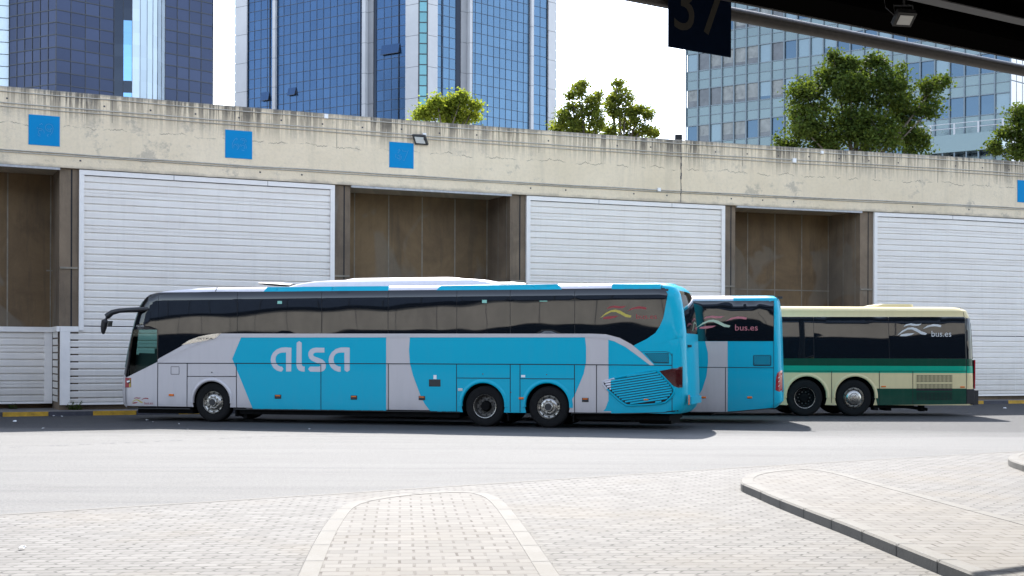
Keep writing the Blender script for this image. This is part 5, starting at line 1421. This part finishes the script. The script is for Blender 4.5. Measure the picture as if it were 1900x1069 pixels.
for X in range(-5, 24, 6): mb.box(X, X+.15, 1, 13.9, HCN+.1, HCN+.29, 0, cl)
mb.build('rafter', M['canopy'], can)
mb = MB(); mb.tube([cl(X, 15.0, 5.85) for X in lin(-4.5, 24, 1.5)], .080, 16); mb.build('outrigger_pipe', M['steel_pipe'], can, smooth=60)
mb = MB()
for X in (-3.5, 10.2, 16, 22): mb.box(X, X+.06, 14.7, 15.0, 5.90, 5.96, 0, cl)
mb.build('pipe_bracket', M['canopy'], can)
for X, Y in ((9.5, 14.0), (-4.2, 5.0), (16, 18)):
    mb = MB(); mb.tube([(X, Y, 0), (X, Y, HCN+.3)], .14, 16); mb.box(X-.25, X+.25, Y-.25, Y+.25, .005, .03); mb.build('column', M['steel_pipe'], can, smooth=40)
# number sign 37
aS = 14.83
def XS(px, py): rx, rz = ray(px, py); Y = aS/(1-mC*rx); return rx*Y, HC+rz*Y
X0, zb0_ = XS(1240, 86.5); X1, zb1_ = XS(1356.5, 104.5); zb_ = (zb0_+zb1_)/2
sg_h = (X1-X0)*LC*1.05
e = empty('platform_number_sign', cl((X0+X1)/2, aS, zb_), label='hanging navy sign board with the pale platform number 37', cat='sign')
oo = Vector(cl((X0+X1)/2, aS, zb_)); fs = lambda X, d, z: tuple(Vector(cl(X, aS+d, z))-oo)
mb = MB(); mb.box(X0, X1, 0, .05, zb_, zb_+sg_h, 0, fs); mb.build('board', M['sign_dark'], e)
tx0, tz0 = XS(1252, 53)[0], None
z3 = HC+ray(1265, 52)[1]*(aS+mC*X0)
z7 = z3
v, f = text2d('37', (X0+(X1-X0)*.09, z3, X0+(X1-X0)*.90, z3+sg_h*.60)); mb = MB(); mb.v = [fs(x, -.006, z) for x, z in v]; mb.f = f; mb.m = [0]*len(f); mb.build('digits', M['sign_digit'], e)
mb = MB()
for X in (X0+.1, X1-.1): mb.box(X-.02, X+.02, .051, .12, zb_+.3, zb_+sg_h+.1, 0, fs)
mb.build('hanger', M['canopy'], e)
# floodlight under the canopy
rx, rz = ray(1679, 37); hL = 5.72; Yl = (hL-HC)/rz; Xl = rx*Yl
e = empty('floodlight', (Xl, Yl, hL), label='pale square floodlight hanging under the dark canopy at upper right', cat='floodlight')
def fl2(x, y, z):
    tt = R(52); yy = y*math.cos(tt)-z*math.sin(tt); z2 = y*math.sin(tt)+z*math.cos(tt); ca, sa = math.cos(R(12)), math.sin(R(12))
    return (x*ca-yy*sa, x*sa+yy*ca, z2)
floodlight('f', fl2, .235, .20, e)
mb = MB(); mb.tube([(-.10, .04, .02), (-.12, .04, .18), (.10, .04, .18), (.12, .04, .02)], .012, 6); mb.tube([(0, .04, .18), (0, .04, .34)], .015, 6); mb.tube([(-.12, 0, .05), (-.22, .02, .15), (-.24, .04, .30)], .006, 5); mb.build('bracket', M['dark_metal'], e)

# ================================================================== OPPOSITE SIDE (seen in the glass)
def OY(X): return -28+.44*X
e = empty('concrete_overpass', (0, 0, 0), label='sunlit concrete wall on the opposite side reflected in the coach windows', cat='wall')
mb = MB(); mb.box(-260, 70, 0, .6, 4.6, 7.0, 0, lambda x, y, z: (x, OY(x)-y, z)); mb.build('parapet', P('sunlit_concrete', (.52, .48, .41), .85, var=.15, vscale=.4), e)
mb = MB(); mb.box(-260, 70, .8, 1.2, 0, 4.59, 0, lambda x, y, z: (x, OY(x)-6-y, z)); mb.box(-260, 70, .1, 8, 4.61, 4.8, 0, lambda x, y, z: (x, OY(x)-y-.5, z)); mb.build('undercroft', M['canopy'], e)
mb = MB(); mb.box(-260, 70, .0, .3, 7.0, 7.5, 0, lambda x, y, z: (x, OY(x)-y+.3, z)); mb.build('roof_edge', M['canopy'], e)
mb = MB()
for x in range(-256, 70, 8): mb.box(x, x+.08, -.02, .0, 4.6, 7.0, 0, lambda x_, y, z: (x_, OY(x_)-y, z))
mb.build('joint_groove', M['kerb_dark'], e)

e = empty('added_reflection_block', (0, 0, 0), label='added dark navy block beyond the opposite wall, there to darken the coach window reflections', cat='building')
mb = MB(); mb.box(-300, 60, 0, 12, 0, 24, 0, lambda x, y, z: (x, OY(x)-22-y, z)); mb.build('wall', P('navy_reflection_block', (.050, .070, .112), .7, spec=.2, var=.15, vscale=.3), e)  # made-up volume, covers the bright low sky in the window reflections
mb = MB()
for x in range(-296, 60, 9): mb.box(x, x+.25, -.1, .0, 7.5, 24, 0, lambda x_, y, z: (x_, OY(x_)-22-y, z))
mb.build('reflection_block_rib', M['mullion'], e)
mb = MB(); mb.box(-301, 61, -.3, 12.3, 24.01, 24.4, 0, lambda x, y, z: (x, OY(x)-22-y, z)); mb.build('roof', M['mullion'], e)

# ================================================================== SMALL THINGS ON THE GROUND
mb = MB(); tp = [ground(x, y, .006) for x, y in arc_pts([(-60, 833), (90, 827), (260, 820), (420, 813), (560, 807), (640, 804)], 12)]; rgm = random.Random(9)
for i in range(len(tp)-1):
    p, q = Vector(tp[i]), Vector(tp[i+1]); n_ = max(1, int((q-p).length/.12))
    for k in range(n_):
        if rgm.random() < .25: continue
        a_ = p.lerp(q, k/n_); b_ = p.lerp(q, (k+.75)/n_); o_ = Vector((0, .03+.02*rgm.random())); mb.quad([(*(a_-o_), .005), (*(b_-o_), .005), (*(b_+o_), .005), (*(a_+o_), .005)])
mb.build('tyre_mark', M['kerb_dark'], kind='structure')
rg = random.Random(2)
lit = [(52, 753, .16, .12, 'small white crumpled paper on the pavement at the left'), (66, 754, .2, .12, 'pale blue-white crumpled bag on the pavement at the left'), (81, 753.5, .1, .12, 'small brownish scrap on the pavement beside the pale bag'),
       (100, 772, .09, 0, 'white scrap at the kerb foot beside the first yellow kerb block'), (115, 772.5, .06, 0, 'tiny white scrap at the kerb foot between two yellow blocks'), (27, 782, .13, 0, 'flat pale scrap on the shaded road at the far left'),
       (273, 780, .09, 0, 'white scrap on the road left of the nearest coach front wheel'), (284, 783, .06, 0, 'tiny white scrap just right of a larger one before the front wheel'), (348, 797, .05, 0, 'tiny white scrap at the sunlight edge below the front wheel'), (80, 795, .08, 0, 'white scrap on the shaded road below the yellow kerb'),
       (574, 796, .05, 0, 'tiny white scrap in the coach shadow below the lettering'), (1864, 757.5, .15, 0, 'pale scrap on the road at the far right'), (41, 1018, .09, 0.005, 'white scrap lying on the paving at the lower left'), (332, 786.5, .06, 0, 'tiny white scrap beside the front wheel of the nearest coach')]
for px, py, s, h, lb in lit:
    X, Y = ground(px, py, h+.01); mb = MB(); n = 9; ring = []
    for k in range(n):
        t = 2*math.pi*k/n; ring.append((s*.5*math.cos(t)*rg.uniform(.6, 1.1), s*.5*math.sin(t)*rg.uniform(.6, 1.1), rg.uniform(.002, .03)))
    mid = [(x*.5, y*.5, rg.uniform(.02, .05)*min(1, s*8)) for x, y, z in ring]
    mb.grid([ring, mid], closed=True); mb.f.append(tuple(range(n, 2*n))); mb.m.append(0)
    o = mb.build('litter', M['litter']); o.location = (X, Y, h); tag(o, lb, 'litter', 'scraps of litter on the ground')
def weed(px, py, h, hgt, n, lb, mat):
    X, Y = ground(px, py, h); e = empty('weed', (X, Y, h), label=lb, cat='weed'); ms = MB(); ml = MB()
    for k in range(n):
        d = Vector((rg.gauss(0, .55), rg.gauss(0, .35), 1)).normalized()*hgt*rg.uniform(.5, 1.1); ms.tube([(0, 0, 0), d*.5+Vector((0, 0, .04)), d], [.008, .006, .002], 4, cap=False)
        for q in range(10):
            p = d*rg.uniform(.3, 1)+Vector((rg.gauss(0, .03), rg.gauss(0, .03), rg.gauss(0, .03))); a1_ = Vector((rg.gauss(0, 1), rg.gauss(0, 1), rg.gauss(0, 1))).normalized()*.05; a2_ = a1_.cross(Vector((0, 0, 1))).normalized()*.018
            ml.quad([p-a1_, p+a2_, p+a1_, p-a2_])
    ms.build('stem', M['stem'], e); ml.build('leaves', mat, e)
weed(141, 768, 0, .42, 34, 'scrubby green weed growing at the kerb left of the nearest coach', M['leaf_dark'])
weed(24, 765, .02, .25, 14, 'small green weed at the kerb at the far left', M['leaf_dark'])
